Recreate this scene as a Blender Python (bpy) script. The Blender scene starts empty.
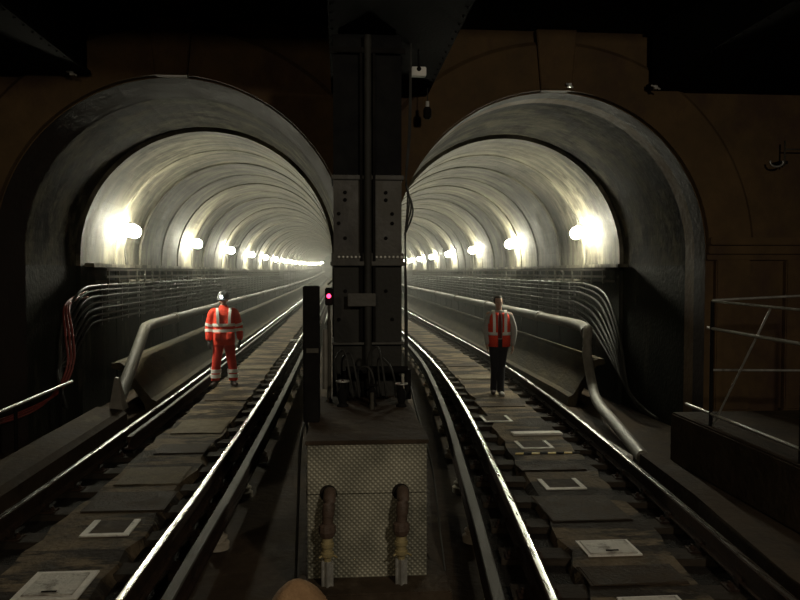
import bpy, bmesh, math, random
from mathutils import Vector, Matrix
random.seed(7)
PI = math.pi
SC = bpy.context.scene
COL = SC.collection

# ------------------------------------------------------------------ helpers
def tag(o, label=None, cat=None, group=None, kind=None):
    if label: o['label'] = label
    if cat: o['category'] = cat
    if group: o['group'] = group
    if kind: o['kind'] = kind
    return o

def empty(name, loc=(0, 0, 0), rz=0.0):
    o = bpy.data.objects.new(name, None)
    o.empty_display_size = 0.1
    COL.objects.link(o)
    o.location = loc
    o.rotation_euler = (0, 0, rz)
    return o

def obj(name, bm, mats, parent=None, smooth=False, angle=None):
    me = bpy.data.meshes.new(name)
    bmesh.ops.recalc_face_normals(bm, faces=bm.faces)
    bm.to_mesh(me); bm.free()
    if not isinstance(mats, (list, tuple)): mats = [mats]
    for m in mats: me.materials.append(m)
    if smooth or angle:
        me.polygons.foreach_set('use_smooth', [True] * len(me.polygons))
        if angle:
            try: me.set_sharp_from_angle(angle=math.radians(angle))
            except Exception: pass
    o = bpy.data.objects.new(name, me)
    COL.objects.link(o)
    if parent: o.parent = parent
    return o

def bx(bm, x0, x1, y0, y1, z0, z1, mi=0, bev=0.0):
    vs = [bm.verts.new(p) for p in ((x0, y0, z0), (x1, y0, z0), (x1, y1, z0), (x0, y1, z0), (x0, y0, z1), (x1, y0, z1), (x1, y1, z1), (x0, y1, z1))]
    fs = []
    for q in ((0, 3, 2, 1), (4, 5, 6, 7), (0, 1, 5, 4), (1, 2, 6, 5), (2, 3, 7, 6), (3, 0, 4, 7)):
        f = bm.faces.new([vs[i] for i in q]); f.material_index = mi; fs.append(f)
    if bev > 0:
        es = list({e for f in fs for e in f.edges})
        bmesh.ops.bevel(bm, geom=es, offset=bev, segments=2, affect='EDGES')
    return vs

def frame(d):
    d = d.normalized()
    up = Vector((0, 0, 1)) if abs(d.z) < 0.95 else Vector((1, 0, 0))
    a = d.cross(up).normalized(); b = a.cross(d).normalized()
    return a, b

def tube(bm, pts, r, n=10, mi=0, caps=True):
    """sweep a circle along pts; r number or list"""
    pts = [Vector(p) for p in pts]
    rs = r if isinstance(r, (list, tuple)) else [r] * len(pts)
    rings = []
    for i, p in enumerate(pts):
        d = pts[min(i + 1, len(pts) - 1)] - pts[max(i - 1, 0)]
        a, b = frame(d)
        if rings and a.dot(pa) < 0: a, b = -a, -b
        pa = a
        rings.append([bm.verts.new(p + (a * math.cos(2 * PI * k / n) + b * math.sin(2 * PI * k / n)) * rs[i]) for k in range(n)])
    for i in range(len(rings) - 1):
        for k in range(n):
            f = bm.faces.new((rings[i][k], rings[i][(k + 1) % n], rings[i + 1][(k + 1) % n], rings[i + 1][k])); f.material_index = mi
    if caps:
        for rg in (rings[0], rings[-1]):
            f = bm.faces.new(rg); f.material_index = mi
    return rings

def lathe(bm, prof, c=(0, 0, 0), axis='z', n=20, mi=0):
    """prof: list of (radius, height)"""
    c = Vector(c); rings = []
    for r, h in prof:
        rg = []
        for k in range(n):
            a = 2 * PI * k / n
            if axis == 'z': p = Vector((r * math.cos(a), r * math.sin(a), h))
            elif axis == 'y': p = Vector((r * math.cos(a), h, r * math.sin(a)))
            else: p = Vector((h, r * math.cos(a), r * math.sin(a)))
            rg.append(bm.verts.new(c + p))
        rings.append(rg)
    for i in range(len(rings) - 1):
        for k in range(n):
            f = bm.faces.new((rings[i][k], rings[i][(k + 1) % n], rings[i + 1][(k + 1) % n], rings[i + 1][k])); f.material_index = mi
    bm.faces.new(rings[0]).material_index = mi
    bm.faces.new(rings[-1]).material_index = mi

def smooth_path(pts, n=6):
    """Catmull-Rom through pts"""
    P = [Vector(p) for p in pts]; out = []
    for i in range(len(P) - 1):
        p0 = P[max(i - 1, 0)]; p1 = P[i]; p2 = P[i + 1]; p3 = P[min(i + 2, len(P) - 1)]
        for k in range(n):
            t = k / n
            out.append(0.5 * ((2 * p1) + (p2 - p0) * t + (2 * p0 - 5 * p1 + 4 * p2 - p3) * t * t + (3 * p1 - p0 - 3 * p2 + p3) * t ** 3))
    out.append(P[-1]); return out

def BM(): return bmesh.new()

# ------------------------------------------------------------------ materials
def principled(name, col, rough=0.6, metal=0.0, emis=None, estr=0.0):
    m = bpy.data.materials.new(name); m.use_nodes = True
    b = m.node_tree.nodes['Principled BSDF']
    b.inputs['Base Color'].default_value = (*col, 1)
    b.inputs['Roughness'].default_value = rough
    b.inputs['Metallic'].default_value = metal
    if emis:
        b.inputs['Emission Color'].default_value = (*emis, 1)
        b.inputs['Emission Strength'].default_value = estr
    return m

def noisy(name, c1, c2, scale=(4, 4, 4), rough=(0.5, 0.8), metal=0.0, bump=0.3, detail=8, c3=None, s3=(1, 1, 1), t3=(0.5, 0.65), bscale=1.0, spec=0.5, ramp=(0.3, 0.7)):
    """two-tone noise with optional stain colour c3 and bump"""
    m = bpy.data.materials.new(name); m.use_nodes = True
    nt = m.node_tree; N = nt.nodes; L = nt.links
    b = N['Principled BSDF']
    tc = N.new('ShaderNodeTexCoord')
    mp = N.new('ShaderNodeMapping'); mp.inputs['Scale'].default_value = scale
    L.new(tc.outputs['Object'], mp.inputs['Vector'])
    no = N.new('ShaderNodeTexNoise'); no.inputs['Scale'].default_value = 1.0; no.inputs['Detail'].default_value = detail; no.inputs['Roughness'].default_value = 0.65
    L.new(mp.outputs[0], no.inputs['Vector'])
    rp = N.new('ShaderNodeValToRGB')
    rp.color_ramp.elements[0].position = ramp[0]; rp.color_ramp.elements[0].color = (*c1, 1)
    rp.color_ramp.elements[1].position = ramp[1]; rp.color_ramp.elements[1].color = (*c2, 1)
    L.new(no.outputs['Fac'], rp.inputs['Fac'])
    out = rp.outputs['Color']
    if c3:
        mp2 = N.new('ShaderNodeMapping'); mp2.inputs['Scale'].default_value = s3
        mp2.inputs['Location'].default_value = (3.3, 1.7, 5.1)
        L.new(tc.outputs['Object'], mp2.inputs['Vector'])
        n2 = N.new('ShaderNodeTexNoise'); n2.inputs['Scale'].default_value = 1.0; n2.inputs['Detail'].default_value = 6; n2.inputs['Roughness'].default_value = 0.7
        L.new(mp2.outputs[0], n2.inputs['Vector'])
        mr = N.new('ShaderNodeMapRange'); mr.inputs['From Min'].default_value = t3[0]; mr.inputs['From Max'].default_value = t3[1]
        L.new(n2.outputs['Fac'], mr.inputs['Value'])
        mx = N.new('ShaderNodeMix'); mx.data_type = 'RGBA'
        L.new(mr.outputs[0], mx.inputs['Factor']); L.new(out, mx.inputs['A']); mx.inputs['B'].default_value = (*c3, 1)
        out = mx.outputs['Result']
    L.new(out, b.inputs['Base Color'])
    r = N.new('ShaderNodeMapRange'); r.inputs['To Min'].default_value = rough[0]; r.inputs['To Max'].default_value = rough[1]
    r.inputs['From Min'].default_value = 0.3; r.inputs['From Max'].default_value = 0.7
    L.new(no.outputs['Fac'], r.inputs['Value']); L.new(r.outputs[0], b.inputs['Roughness'])
    b.inputs['Metallic'].default_value = metal
    b.inputs['Specular IOR Level'].default_value = spec
    if bump:
        n3 = N.new('ShaderNodeTexNoise'); n3.inputs['Scale'].default_value = 6.0 * bscale; n3.inputs['Detail'].default_value = 6
        L.new(mp.outputs[0], n3.inputs['Vector'])
        bu = N.new('ShaderNodeBump'); bu.inputs['Strength'].default_value = bump; bu.inputs['Distance'].default_value = 0.02
        L.new(n3.outputs['Fac'], bu.inputs['Height']); L.new(bu.outputs[0], b.inputs['Normal'])
    return m

M = {}
M['vault_shaded'] = noisy('vault_render_shaded', (0.02, 0.019, 0.014), (0.12, 0.11, 0.078), (1.6, 3, 1.6), (0.85, 1.0), bump=0.4, spec=0.08, c3=(0.013, 0.011, 0.009), s3=(1.8, 2.6, 1.8), t3=(0.44, 0.6), ramp=(0.38, 0.62))  # dimness of the first bay painted into the colour, with mottled stains
M['vault'] = noisy('vault_render', (0.036, 0.034, 0.025), (0.18, 0.168, 0.126), (1.0, 4, 1.0), (0.6, 0.9), bump=0.35, spec=0.13, c3=(0.025, 0.022, 0.017), s3=(1.1, 2.6, 1.1), t3=(0.44, 0.62), ramp=(0.38, 0.62))
M['lowwall'] = noisy('sooty_brick', (0.009, 0.0105, 0.008), (0.026, 0.028, 0.022), (1.5, 4, 3), (0.7, 0.95), bump=0.5, c3=(0.06, 0.055, 0.042), s3=(2, 2, 0.6), t3=(0.56, 0.7), spec=0.15)
M['portal'] = noisy('portal_stone', (0.075, 0.048, 0.022), (0.135, 0.085, 0.04), (2, 2, 2), (0.7, 0.95), bump=0.4, c3=(0.07, 0.04, 0.028), s3=(1.1, 1.1, 0.8), t3=(0.48, 0.68), spec=0.25)
M['splay'] = noisy('dark_reveal', (0.018, 0.014, 0.013), (0.04, 0.03, 0.026), (2, 2, 2), (0.7, 0.95), bump=0.4, spec=0.2)
M['haunch'] = noisy('haunch_concrete', (0.035, 0.029, 0.018), (0.08, 0.067, 0.042), (3, 1.2, 3), (0.8, 1.0), bump=0.6, c3=(0.035, 0.03, 0.022), s3=(3, 0.8, 3), t3=(0.5, 0.66), spec=0.12)
M['bed'] = noisy('track_concrete', (0.05, 0.038, 0.024), (0.22, 0.17, 0.11), (3.5, 3, 3), (0.8, 1.0), bump=0.8, c3=(0.03, 0.024, 0.018), s3=(0.7, 2.0, 1), t3=(0.47, 0.53), spec=0.12)
M['black'] = noisy('oily_ballast', (0.010, 0.009, 0.008), (0.03, 0.026, 0.022), (9, 9, 9), (0.8, 1.0), bump=0.9, spec=0.12)
M['floor'] = noisy('grimy_floor', (0.025, 0.018, 0.012), (0.07, 0.05, 0.033), (2, 2, 2), (0.8, 1.0), bump=0.5, c3=(0.08, 0.062, 0.043), s3=(1.8, 1.1, 1), t3=(0.56, 0.66), spec=0.12)
M['dark'] = noisy('sooty_steel', (0.006, 0.0055, 0.0055), (0.015, 0.014, 0.013), (5, 5, 5), (0.85, 1.0), bump=0.2, spec=0.04)
M['ceil'] = noisy('sooty_ceiling', (0.010, 0.009, 0.008), (0.022, 0.018, 0.015), (3, 3, 3), (0.9, 1.0), bump=0.2, spec=0.05)
M['steel'] = noisy('polished_rail', (0.4, 0.4, 0.38), (0.62, 0.62, 0.6), (30, 2, 30), (0.2, 0.36), metal=1.0, bump=0.04)
M['rust'] = noisy('rusty_steel', (0.015, 0.009, 0.007), (0.045, 0.027, 0.018), (12, 6, 12), (0.8, 1.0), bump=0.4, spec=0.15)
M['cond'] = noisy('conductor_steel', (0.045, 0.043, 0.037), (0.10, 0.096, 0.084), (20, 3, 20), (0.6, 0.8), metal=0.3, bump=0.15, c3=(0.06, 0.05, 0.04), s3=(8, 3, 8), t3=(0.6, 0.66))
M['sleeper'] = noisy('oily_timber', (0.02, 0.016, 0.012), (0.05, 0.04, 0.03), (3, 20, 6), (0.8, 1.0), bump=0.5, spec=0.12)
M['pipe'] = noisy('pipe_paint', (0.03, 0.028, 0.021), (0.075, 0.069, 0.053), (3, 2, 3), (0.55, 0.75), bump=0.25, c3=(0.06, 0.045, 0.03), s3=(4, 2, 4), t3=(0.55, 0.66), spec=0.3)
M['pipe_pale'] = noisy('pale_galvanised', (0.13, 0.122, 0.10), (0.24, 0.225, 0.19), (6, 6, 6), (0.45, 0.65), bump=0.15)
M['cable'] = noisy('black_cable', (0.02, 0.02, 0.02), (0.05, 0.05, 0.045), (8, 8, 8), (0.6, 0.8), bump=0.0, spec=0.2)
M['cable_grey'] = noisy('grey_cable', (0.02, 0.021, 0.018), (0.05, 0.05, 0.043), (8, 8, 8), (0.5, 0.7), bump=0.0, spec=0.25)
M['cable_red'] = noisy('red_cable', (0.16, 0.03, 0.025), (0.26, 0.05, 0.04), (8, 8, 8), (0.35, 0.5), bump=0.0)
M['galv'] = noisy('galvanised_tube', (0.35, 0.35, 0.32), (0.6, 0.6, 0.56), (20, 20, 20), (0.3, 0.5), metal=0.6, bump=0.1)
M['lampbody'] = principled('lamp_housing', (0.06, 0.06, 0.055), 0.6)
M['bulb'] = principled('lamp_tube', (1, 1, 0.9), 0.3, emis=(1.0, 0.96, 0.74), estr=360)
M['redlens'] = principled('red_signal_lens', (0.8, 0.05, 0.1), 0.3, emis=(1.0, 0.04, 0.12), estr=6)
M['headlamp'] = principled('headlamp_lens', (1, 1, 1), 0.3, emis=(0.85, 0.95, 1.0), estr=60)
M['green'] = principled('green_sign', (0.05, 0.4, 0.25), 0.4, emis=(0.35, 0.8, 0.5), estr=0.35)
M['white_paint'] = noisy('worn_white_paint', (0.6, 0.59, 0.54), (0.85, 0.83, 0.77), (9, 9, 9), (0.6, 0.85), bump=0.3, c3=(0.3, 0.28, 0.24), s3=(7, 7, 7), t3=(0.6, 0.72))
M['yellow'] = noisy('worn_yellow_paint', (0.45, 0.33, 0.06), (0.6, 0.45, 0.10), (9, 9, 9), (0.6, 0.85), bump=0.2)
M['cover'] = noisy('pit_cover', (0.42, 0.41, 0.37), (0.62, 0.6, 0.54), (6, 6, 6), (0.6, 0.8), bump=0.4, c3=(0.2, 0.18, 0.15), s3=(5, 5, 5), t3=(0.5, 0.62))
M['brass'] = noisy('tarnished_brass', (0.30, 0.25, 0.12), (0.5, 0.42, 0.22), (15, 15, 15), (0.35, 0.55), metal=0.4, bump=0.1)
M['hose'] = noisy('rubber_hose', (0.05, 0.035, 0.025), (0.095, 0.06, 0.042), (14, 14, 14), (0.5, 0.75), bump=0.3)
M['ceramic'] = noisy('dusty_ceramic', (0.3, 0.26, 0.2), (0.48, 0.43, 0.34), (12, 12, 12), (0.4, 0.7), bump=0.1)
M['tan'] = noisy('tan_rough', (0.26, 0.15, 0.07), (0.46, 0.29, 0.15), (10, 10, 10), (0.8, 1.0), bump=0.5)
M['boxwhite'] = principled('junction_box_plastic', (0.62, 0.62, 0.58), 0.5)
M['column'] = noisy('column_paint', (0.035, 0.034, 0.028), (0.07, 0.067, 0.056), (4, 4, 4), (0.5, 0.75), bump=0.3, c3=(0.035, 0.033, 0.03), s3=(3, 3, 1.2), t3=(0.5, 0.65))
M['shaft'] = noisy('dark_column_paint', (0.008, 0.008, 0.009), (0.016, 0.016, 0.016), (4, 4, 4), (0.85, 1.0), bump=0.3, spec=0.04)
M['base_dark'] = noisy('column_base_dark', (0.014, 0.014, 0.012), (0.032, 0.031, 0.027), (4, 4, 4), (0.6, 0.85), bump=0.3, spec=0.3)  # darker tone for the column below its collar and for its pipe
# people
M['skin'] = principled('skin', (0.42, 0.26, 0.19), 0.55)
M['hivis'] = noisy('orange_hivis', (0.72, 0.045, 0.02), (0.9, 0.07, 0.03), (9, 9, 9), (0.7, 0.9), bump=0.5)
M['hivis2'] = noisy('red_orange_trousers', (0.55, 0.03, 0.018), (0.72, 0.045, 0.025), (9, 9, 9), (0.7, 0.9), bump=0.5)
M['reflect'] = principled('reflective_tape', (0.85, 0.85, 0.82), 0.35)
M['boot'] = principled('black_boots', (0.03, 0.02, 0.018), 0.5)
M['glove'] = principled('dark_gloves', (0.04, 0.035, 0.035), 0.8)
M['helmet'] = principled('grey_helmet', (0.16, 0.17, 0.18), 0.35)
M['navy'] = noisy('dark_trousers', (0.010, 0.010, 0.013), (0.02, 0.02, 0.025), (12, 12, 12), (0.85, 1.0), bump=0.3)
M['shirt'] = noisy('pale_shirt', (0.33, 0.33, 0.31), (0.42, 0.42, 0.40), (9, 9, 9), (0.8, 0.95), bump=0.3)
M['maroon'] = noisy('maroon_tie', (0.12, 0.02, 0.025), (0.2, 0.03, 0.03), (9, 9, 9), (0.8, 0.95), bump=0.1)
M['hair'] = principled('dark_hair', (0.03, 0.022, 0.018), 0.7)
M['eye'] = principled('eye', (0.25, 0.22, 0.2), 0.2)

def chequer_material():
    m = bpy.data.materials.new('chequer_plate'); m.use_nodes = True
    nt = m.node_tree; N = nt.nodes; L = nt.links; b = N['Principled BSDF']
    tc = N.new('ShaderNodeTexCoord')
    waves = []
    for rot in (PI / 4, -PI / 4):
        mp = N.new('ShaderNodeMapping'); mp.inputs['Rotation'].default_value = (0, rot, 0)
        L.new(tc.outputs['Object'], mp.inputs['Vector'])
        w = N.new('ShaderNodeTexWave'); w.wave_type = 'BANDS'; w.bands_direction = 'X'
        w.inputs['Scale'].default_value = 12.0; w.inputs['Distortion'].default_value = 0.0
        L.new(mp.outputs[0], w.inputs['Vector']); waves.append(w)
    mu = N.new('ShaderNodeMath'); mu.operation = 'MULTIPLY'
    L.new(waves[0].outputs['Fac'], mu.inputs[0]); L.new(waves[1].outputs['Fac'], mu.inputs[1])
    no = N.new('ShaderNodeTexNoise'); no.inputs['Scale'].default_value = 3.5; no.inputs['Detail'].default_value = 6
    L.new(tc.outputs['Object'], no.inputs['Vector'])
    rp = N.new('ShaderNodeValToRGB')
    rp.color_ramp.elements[0].position = 0.3; rp.color_ramp.elements[0].color = (0.13, 0.13, 0.10, 1)
    rp.color_ramp.elements[1].position = 0.7; rp.color_ramp.elements[1].color = (0.36, 0.35, 0.27, 1)
    L.new(no.outputs['Fac'], rp.inputs['Fac'])
    mx = N.new('ShaderNodeMix'); mx.data_type = 'RGBA'; mx.blend_type = 'MULTIPLY'
    mr = N.new('ShaderNodeMapRange'); mr.inputs['To Min'].default_value = 0.75; mr.inputs['To Max'].default_value = 1.4
    mr.inputs['From Max'].default_value = 0.6
    L.new(mu.outputs[0], mr.inputs['Value'])
    cb = N.new('ShaderNodeCombineColor'); [L.new(mr.outputs[0], cb.inputs[i]) for i in range(3)]
    mx.inputs['Factor'].default_value = 1.0
    L.new(rp.outputs['Color'], mx.inputs['A']); L.new(cb.outputs[0], mx.inputs['B'])
    L.new(mx.outputs['Result'], b.inputs['Base Color'])
    bu = N.new('ShaderNodeBump'); bu.inputs['Strength'].default_value = 0.7; bu.inputs['Distance'].default_value = 0.01
    L.new(mu.outputs[0], bu.inputs['Height']); L.new(bu.outputs[0], b.inputs['Normal'])
    b.inputs['Roughness'].default_value = 0.6; b.inputs['Metallic'].default_value = 0.2
    return m
M['chequer'] = chequer_material()

# ------------------------------------------------------------------ tunnel alignment (the bores climb gently far away)
def bend(y):
    t = max(0.0, y - 40.0)
    return 0.4e-4 * t * t, 0.9e-4 * t * t
YEND = 150.0
def interp(tab, y):
    """smooth cubic (Hermite) through the table"""
    n = len(tab)
    if y <= tab[0][0]: return tab[0][1]
    if y >= tab[-1][0]: return tab[-1][1]
    def tan(i):
        a = tab[max(i - 1, 0)]; b = tab[min(i + 1, n - 1)]
        return (b[1] - a[1]) / (b[0] - a[0])
    for i in range(n - 1):
        if y <= tab[i + 1][0]:
            h = tab[i + 1][0] - tab[i][0]; t = (y - tab[i][0]) / h
            return ((2 * t ** 3 - 3 * t * t + 1) * tab[i][1] + (t ** 3 - 2 * t * t + t) * h * tan(i)
                    + (-2 * t ** 3 + 3 * t * t) * tab[i + 1][1] + (t ** 3 - t * t) * h * tan(i + 1))
RT = [(-3.5, 1.20), (0, 1.60), (4.5, 2.05), (7.1, 2.29), (10.7, 2.57), (14.6, 2.77), (17.5, 2.85), (21, 2.87), (27, 2.82), (35, 2.74), (60, 2.72), (200, 2.75)]
LT = [(-3.5, -2.22), (0, -2.16), (4.6, -2.11), (7.4, -2.045), (13, -1.99), (27, -1.97), (60, -2.0), (200, -2.05)]
def track_x(tab, y): return interp(tab, y) + bend(y)[0]

# ------------------------------------------------------------------ vaults
def arch_profile(cx, R, zs, zb, n=40, wallr=None):
    """points from left foot over the crown to right foot"""
    pts = [(cx - R, zb)]
    pts += [(cx - R, zb + (zs - zb) * t) for t in (0.45, 0.945)]
    pts += [(cx + R * math.cos(PI - PI * k / n), zs + R * math.sin(PI * k / n)) for k in range(n + 1)]
    pts += [(cx + R, zb + (zs - zb) * t) for t in (0.945, 0.45)]
    pts += [(cx + R, zb)]
    return pts

def vault(name, cx, R0, zs, y_first):
    stations = [(10.5, R0 + 0.142), (11.2, R0 + 0.115), (11.9, R0 + 0.09), (y_first - 0.12, R0 + 0.07)]
    y = y_first
    while y < YEND:
        g = 0.07
        stations += [(y - 0.07, R0 + 0.07 if y == y_first else R0 + 0.03), (y - 0.07, R0 + 0.085), (y, R0 + 0.085), (y, R0 + 0.012), (y + 0.42, R0 + 0.012),
                     (y + 0.43, R0 + 0.025), (y + 1.9, R0 + 0.03), (y + 1.91, R0 + 0.018), (y + 2.3, R0 + 0.018), (y + 2.31, R0 + 0.03)]
        y += 3.6
    stations.append((YEND + 3, R0 + 0.03))
    bm = BM(); rings = []
    for (yy, R) in stations:
        dx, dz = bend(yy)
        rings.append([bm.verts.new((x + dx, yy, z + dz)) for x, z in arch_profile(cx, R, zs, -0.3)])
    nseg = len(rings[0])
    for i in range(len(rings) - 1):
        for k in range(nseg - 1):
            f = bm.faces.new((rings[i][k], rings[i][k + 1], rings[i + 1][k + 1], rings[i + 1][k]))
            f.material_index = 1 if (k < 2 or k >= nseg - 3) else (2 if i < 6 else 0)  # first bay takes the copy with shade in its colour
    f = bm.faces.new(rings[-1]); f.material_index = 0
    o = obj(name, bm, [M['vault'], M['lowwall'], M['vault_shaded']])
    for p in o.data.polygons: p.use_smooth = False
    return tag(o, kind='structure')

LC, LR, RC, RR, ZS = -2.09, 1.955, 2.8, 2.0, 2.45
YF = 12.4
vault('wall_left_tunnel', LC, LR, ZS, 12.3)
vault('wall_right_tunnel', RC, RR, ZS, 12.8)

# ------------------------------------------------------------------ portal wall with two arches
PY = 9.9
PR_L, PR_R = 2.20, 2.10
def opening(cx, R, zs, n=48): # right foot -> crown -> left foot
    return [(cx + R, -0.3)] + [(cx + R * math.cos(PI * k / n), zs + R * math.sin(PI * k / n)) for k in range(n + 1)] + [(cx - R, -0.3)]
bm = BM()
poly = [(-8, -0.3), (-8, 5.6), (9, 5.6), (9, -0.3)] + opening(RC, PR_R, ZS) + opening(LC, PR_L, ZS)
fv = [bm.verts.new((x, PY, z)) for x, z in poly]
f = bm.faces.new(fv)
r = bmesh.ops.extrude_face_region(bm, geom=[f])
for v in [g for g in r['geom'] if isinstance(g, bmesh.types.BMVert)]: v.co.y += 0.58
bmesh.ops.triangulate(bm, faces=[f for f in bm.faces if len(f.verts) > 4])
tag(obj('wall_portal', bm, M['portal']), kind='structure')

def ring_mesh(cx, zs, stations, a0=0.0, a1=PI, n=48, clipx=None, legs=True):
    """stations: (y, R) closed cross-section loop swept round the arch"""
    bm = BM(); cols = []
    pts = []
    if legs: pts += [(1, None, -0.3)]
    pts += [(None, a0 + (a1 - a0) * k / n, None) for k in range(n + 1)]
    if legs: pts += [(-1, None, -0.3)]
    for sgn, a, z in pts:
        colv = []
        for (y, R) in stations:
            if a is None: p = [cx + sgn * R, y, z]
            else: p = [cx + R * math.cos(a), y, zs + R * math.sin(a)]
            if clipx: p[0] = max(clipx[0], min(clipx[1], p[0]))
            colv.append(bm.verts.new(p))
        cols.append(colv)
    m = len(stations)
    for i in range(len(cols) - 1):
        for k in range(m):
            bm.faces.new((cols[i][k], cols[i][(k + 1) % m], cols[i + 1][(k + 1) % m], cols[i + 1][k]))
    bm.faces.new(cols[0]); bm.faces.new(cols[-1])
    bmesh.ops.remove_doubles(bm, verts=bm.verts, dist=1e-5)
    return bm
# splayed reveals in a darker tone
tag(obj('trim_1', ring_mesh(LC, ZS, [(PY - 0.02, PR_L - 0.001), (PY + 0.62, LR + 0.14), (PY + 0.62, PR_L + 0.08), (PY + 0.3, PR_L - 0.001)]), M['splay']), kind='structure')
tag(obj('trim_2', ring_mesh(RC, ZS, [(PY - 0.02, PR_R - 0.001), (PY + 0.62, RR + 0.14), (PY + 0.62, RR + 0.22), (PY + 0.3, PR_R - 0.001)]), M['splay']), kind='structure')
# archivolts with joints
mid = 0.37
for i, (cx, PR, cl) in enumerate(((LC, PR_L, (-9, mid)), (RC, PR_R, (mid, 9)))):
    bm = ring_mesh(cx, ZS, [(PY - 0.10, PR + 0.02), (PY - 0.10, PR + 0.60), (PY - 0.04, PR + 0.66), (PY + 0.01, PR + 0.66), (PY + 0.01, PR + 0.02)], a0=0.02, a1=PI - 0.02, clipx=cl, legs=False)
    tag(obj('trim_%d' % (3 + i), bm, M['portal']), kind='structure')
    bm = BM() # keystone
    w0, w1 = 0.2, 0.27
    zb, zt = ZS + PR - 0.0, ZS + PR + 0.78
    q = [(-w0, zb), (w0, zb), (w1, zt), (-w1, zt)]
    a = [bm.verts.new((cx + x, PY - 0.17, z)) for x, z in q]; b = [bm.verts.new((cx + x, PY, z)) for x, z in q]
    bm.faces.new(a); bm.faces.new(b)
    for k in range(4): bm.faces.new((a[k], a[(k + 1) % 4], b[(k + 1) % 4], b[k]))
    bmesh.ops.bevel(bm, geom=list(bm.edges), offset=0.015, segments=1, affect='EDGES')
    tag(obj('trim_%d' % (5 + i), bm, M['portal']), kind='structure')
# joints radial lines as thin sunk strips -> raised sill mouldings / imposts / pilasters
def impost(name, x0, x1):
    bm = BM()
    bx(bm, x0, x1, PY - 0.16, PY, 2.56, 2.66, bev=0.012)
    bx(bm, x0, x1, PY - 0.11, PY, 2.44, 2.56, bev=0.01)
    bx(bm, x0, x1, PY - 0.06, PY, 2.36, 2.44, bev=0.008)
    tag(obj(name, bm, M['portal']), kind='structure')
impost('trim_7', -8, LC - PR_L - 0.01)
impost('trim_8', RC + PR_R + 0.01, 9)
for i, (x0, x1) in enumerate(((-4.95, -4.42), (-6.6, -5.9), (5.02, 5.5), (6.0, 6.7))):
    bm = BM(); bx(bm, x0, x1, PY - 0.10, PY, -0.2, 2.36, bev=0.015); bx(bm, x0 - 0.05, x1 + 0.05, PY - 0.15, PY, -0.2, 0.35, bev=0.015)
    tag(obj('trim_%d' % (9 + i), bm, M['portal']), kind='structure')
# ------------------------------------------------------------------ station box round the camera
bm = BM(); bx(bm, -8, -6.2, -4, PY, -0.3, 5.6); tag(obj('wall_left', bm, M['ceil']), kind='structure')
bm = BM(); bx(bm, 7.2, 9, -4, PY, -0.3, 5.6); tag(obj('wall_right', bm, M['ceil']), kind='structure')
bm = BM(); bx(bm, -8, 9, -4.4, -4, -0.3, 5.6); tag(obj('wall_back', bm, M['ceil']), kind='structure')
bm = BM(); bx(bm, -8, 9, -4, PY + 0.5, 5.35, 5.7); tag(obj('ceiling', bm, M['ceil']), kind='structure')
# floor
bm = BM()
bx(bm, -8, 9, -4, 10.6, -0.42, -0.10)
ys = [10.6 + 2.0 * i for i in range(int((YEND + 3 - 10.6) / 2) + 1)]
prev = None
for y in ys:
    dx, dz = bend(y)
    row = [bm.verts.new((x + dx, y, -0.10 + dz)) for x in (-4.6, 5.2)]
    if prev: bm.faces.new((prev[0], prev[1], row[1], row[0]))
    prev = row
tag(obj('floor', bm, M['floor']), kind='structure')

# ceiling girders
def girder(name, x0, x1, z0, label, y1=PY - 0.18):
    r = empty(name, ((x0 + x1) / 2, 0, z0)); tag(r, label, 'girder')
    cx = (x0 + x1) / 2
    bm = BM(); bx(bm, x0 - cx, x1 - cx, -3.9, y1, 0, 0.05); bx(bm, x0 - cx, x1 - cx, -3.9, y1, 5.34 - z0 - 0.05, 5.34 - z0)
    obj('flange', bm, M['dark'], r)
    bm = BM(); bx(bm, x0 - cx + 0.06, x0 - cx + 0.1, -3.9, y1, 0.05, 5.29 - z0); bx(bm, x1 - cx - 0.1, x1 - cx - 0.06, -3.9, y1, 0.05, 5.29 - z0)
    bx(bm, x0 - cx + 0.06, x1 - cx - 0.06, y1 - 0.04, y1, 0.05, 5.29 - z0)
    obj('web', bm, M['dark'], r)
    bm = BM()
    for xx in (x0 - cx + 0.03, x1 - cx - 0.03):
        for k in range(48):
            y = -1 + k * 0.22
            if y < y1 - 0.05: bmesh.ops.create_icosphere(bm, subdivisions=1, radius=0.016, matrix=Matrix.Translation((xx, y, 0)))
    tag(obj('rivets', bm, M['dark'], r), kind='stuff')
    return r
girder('ceiling_girder', -6.15, -3.05, 4.62, 'black riveted girder across the upper left corner above the portal')
girder('ceiling_girder', 3.98, 7.1, 4.58, 'black riveted girder across the upper right corner above the portal')
girder('ceiling_girder', -0.10, 1.12, 4.45, 'black box girder carried by the central column')
# cross joists between girders
for k, y in enumerate((1.5, 3.6, 5.6)):
    for (xa, xb, side) in ((-3.03, -0.12, 'left'), (1.14, 3.96, 'right')):
        bm = BM(); bx(bm, xa, xb, y, y + 0.14, 5.0, 5.34); bx(bm, xa, xb, y - 0.06, y + 0.2, 4.97, 5.0)
        tag(obj('ceiling_joist', bm, M['dark']), 'black steel joist under the ceiling on the %s, %s' % (side, ('nearest the viewer', 'middle of the three', 'nearest the portal')[k]), 'joist', 'joists under the ceiling')

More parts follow.
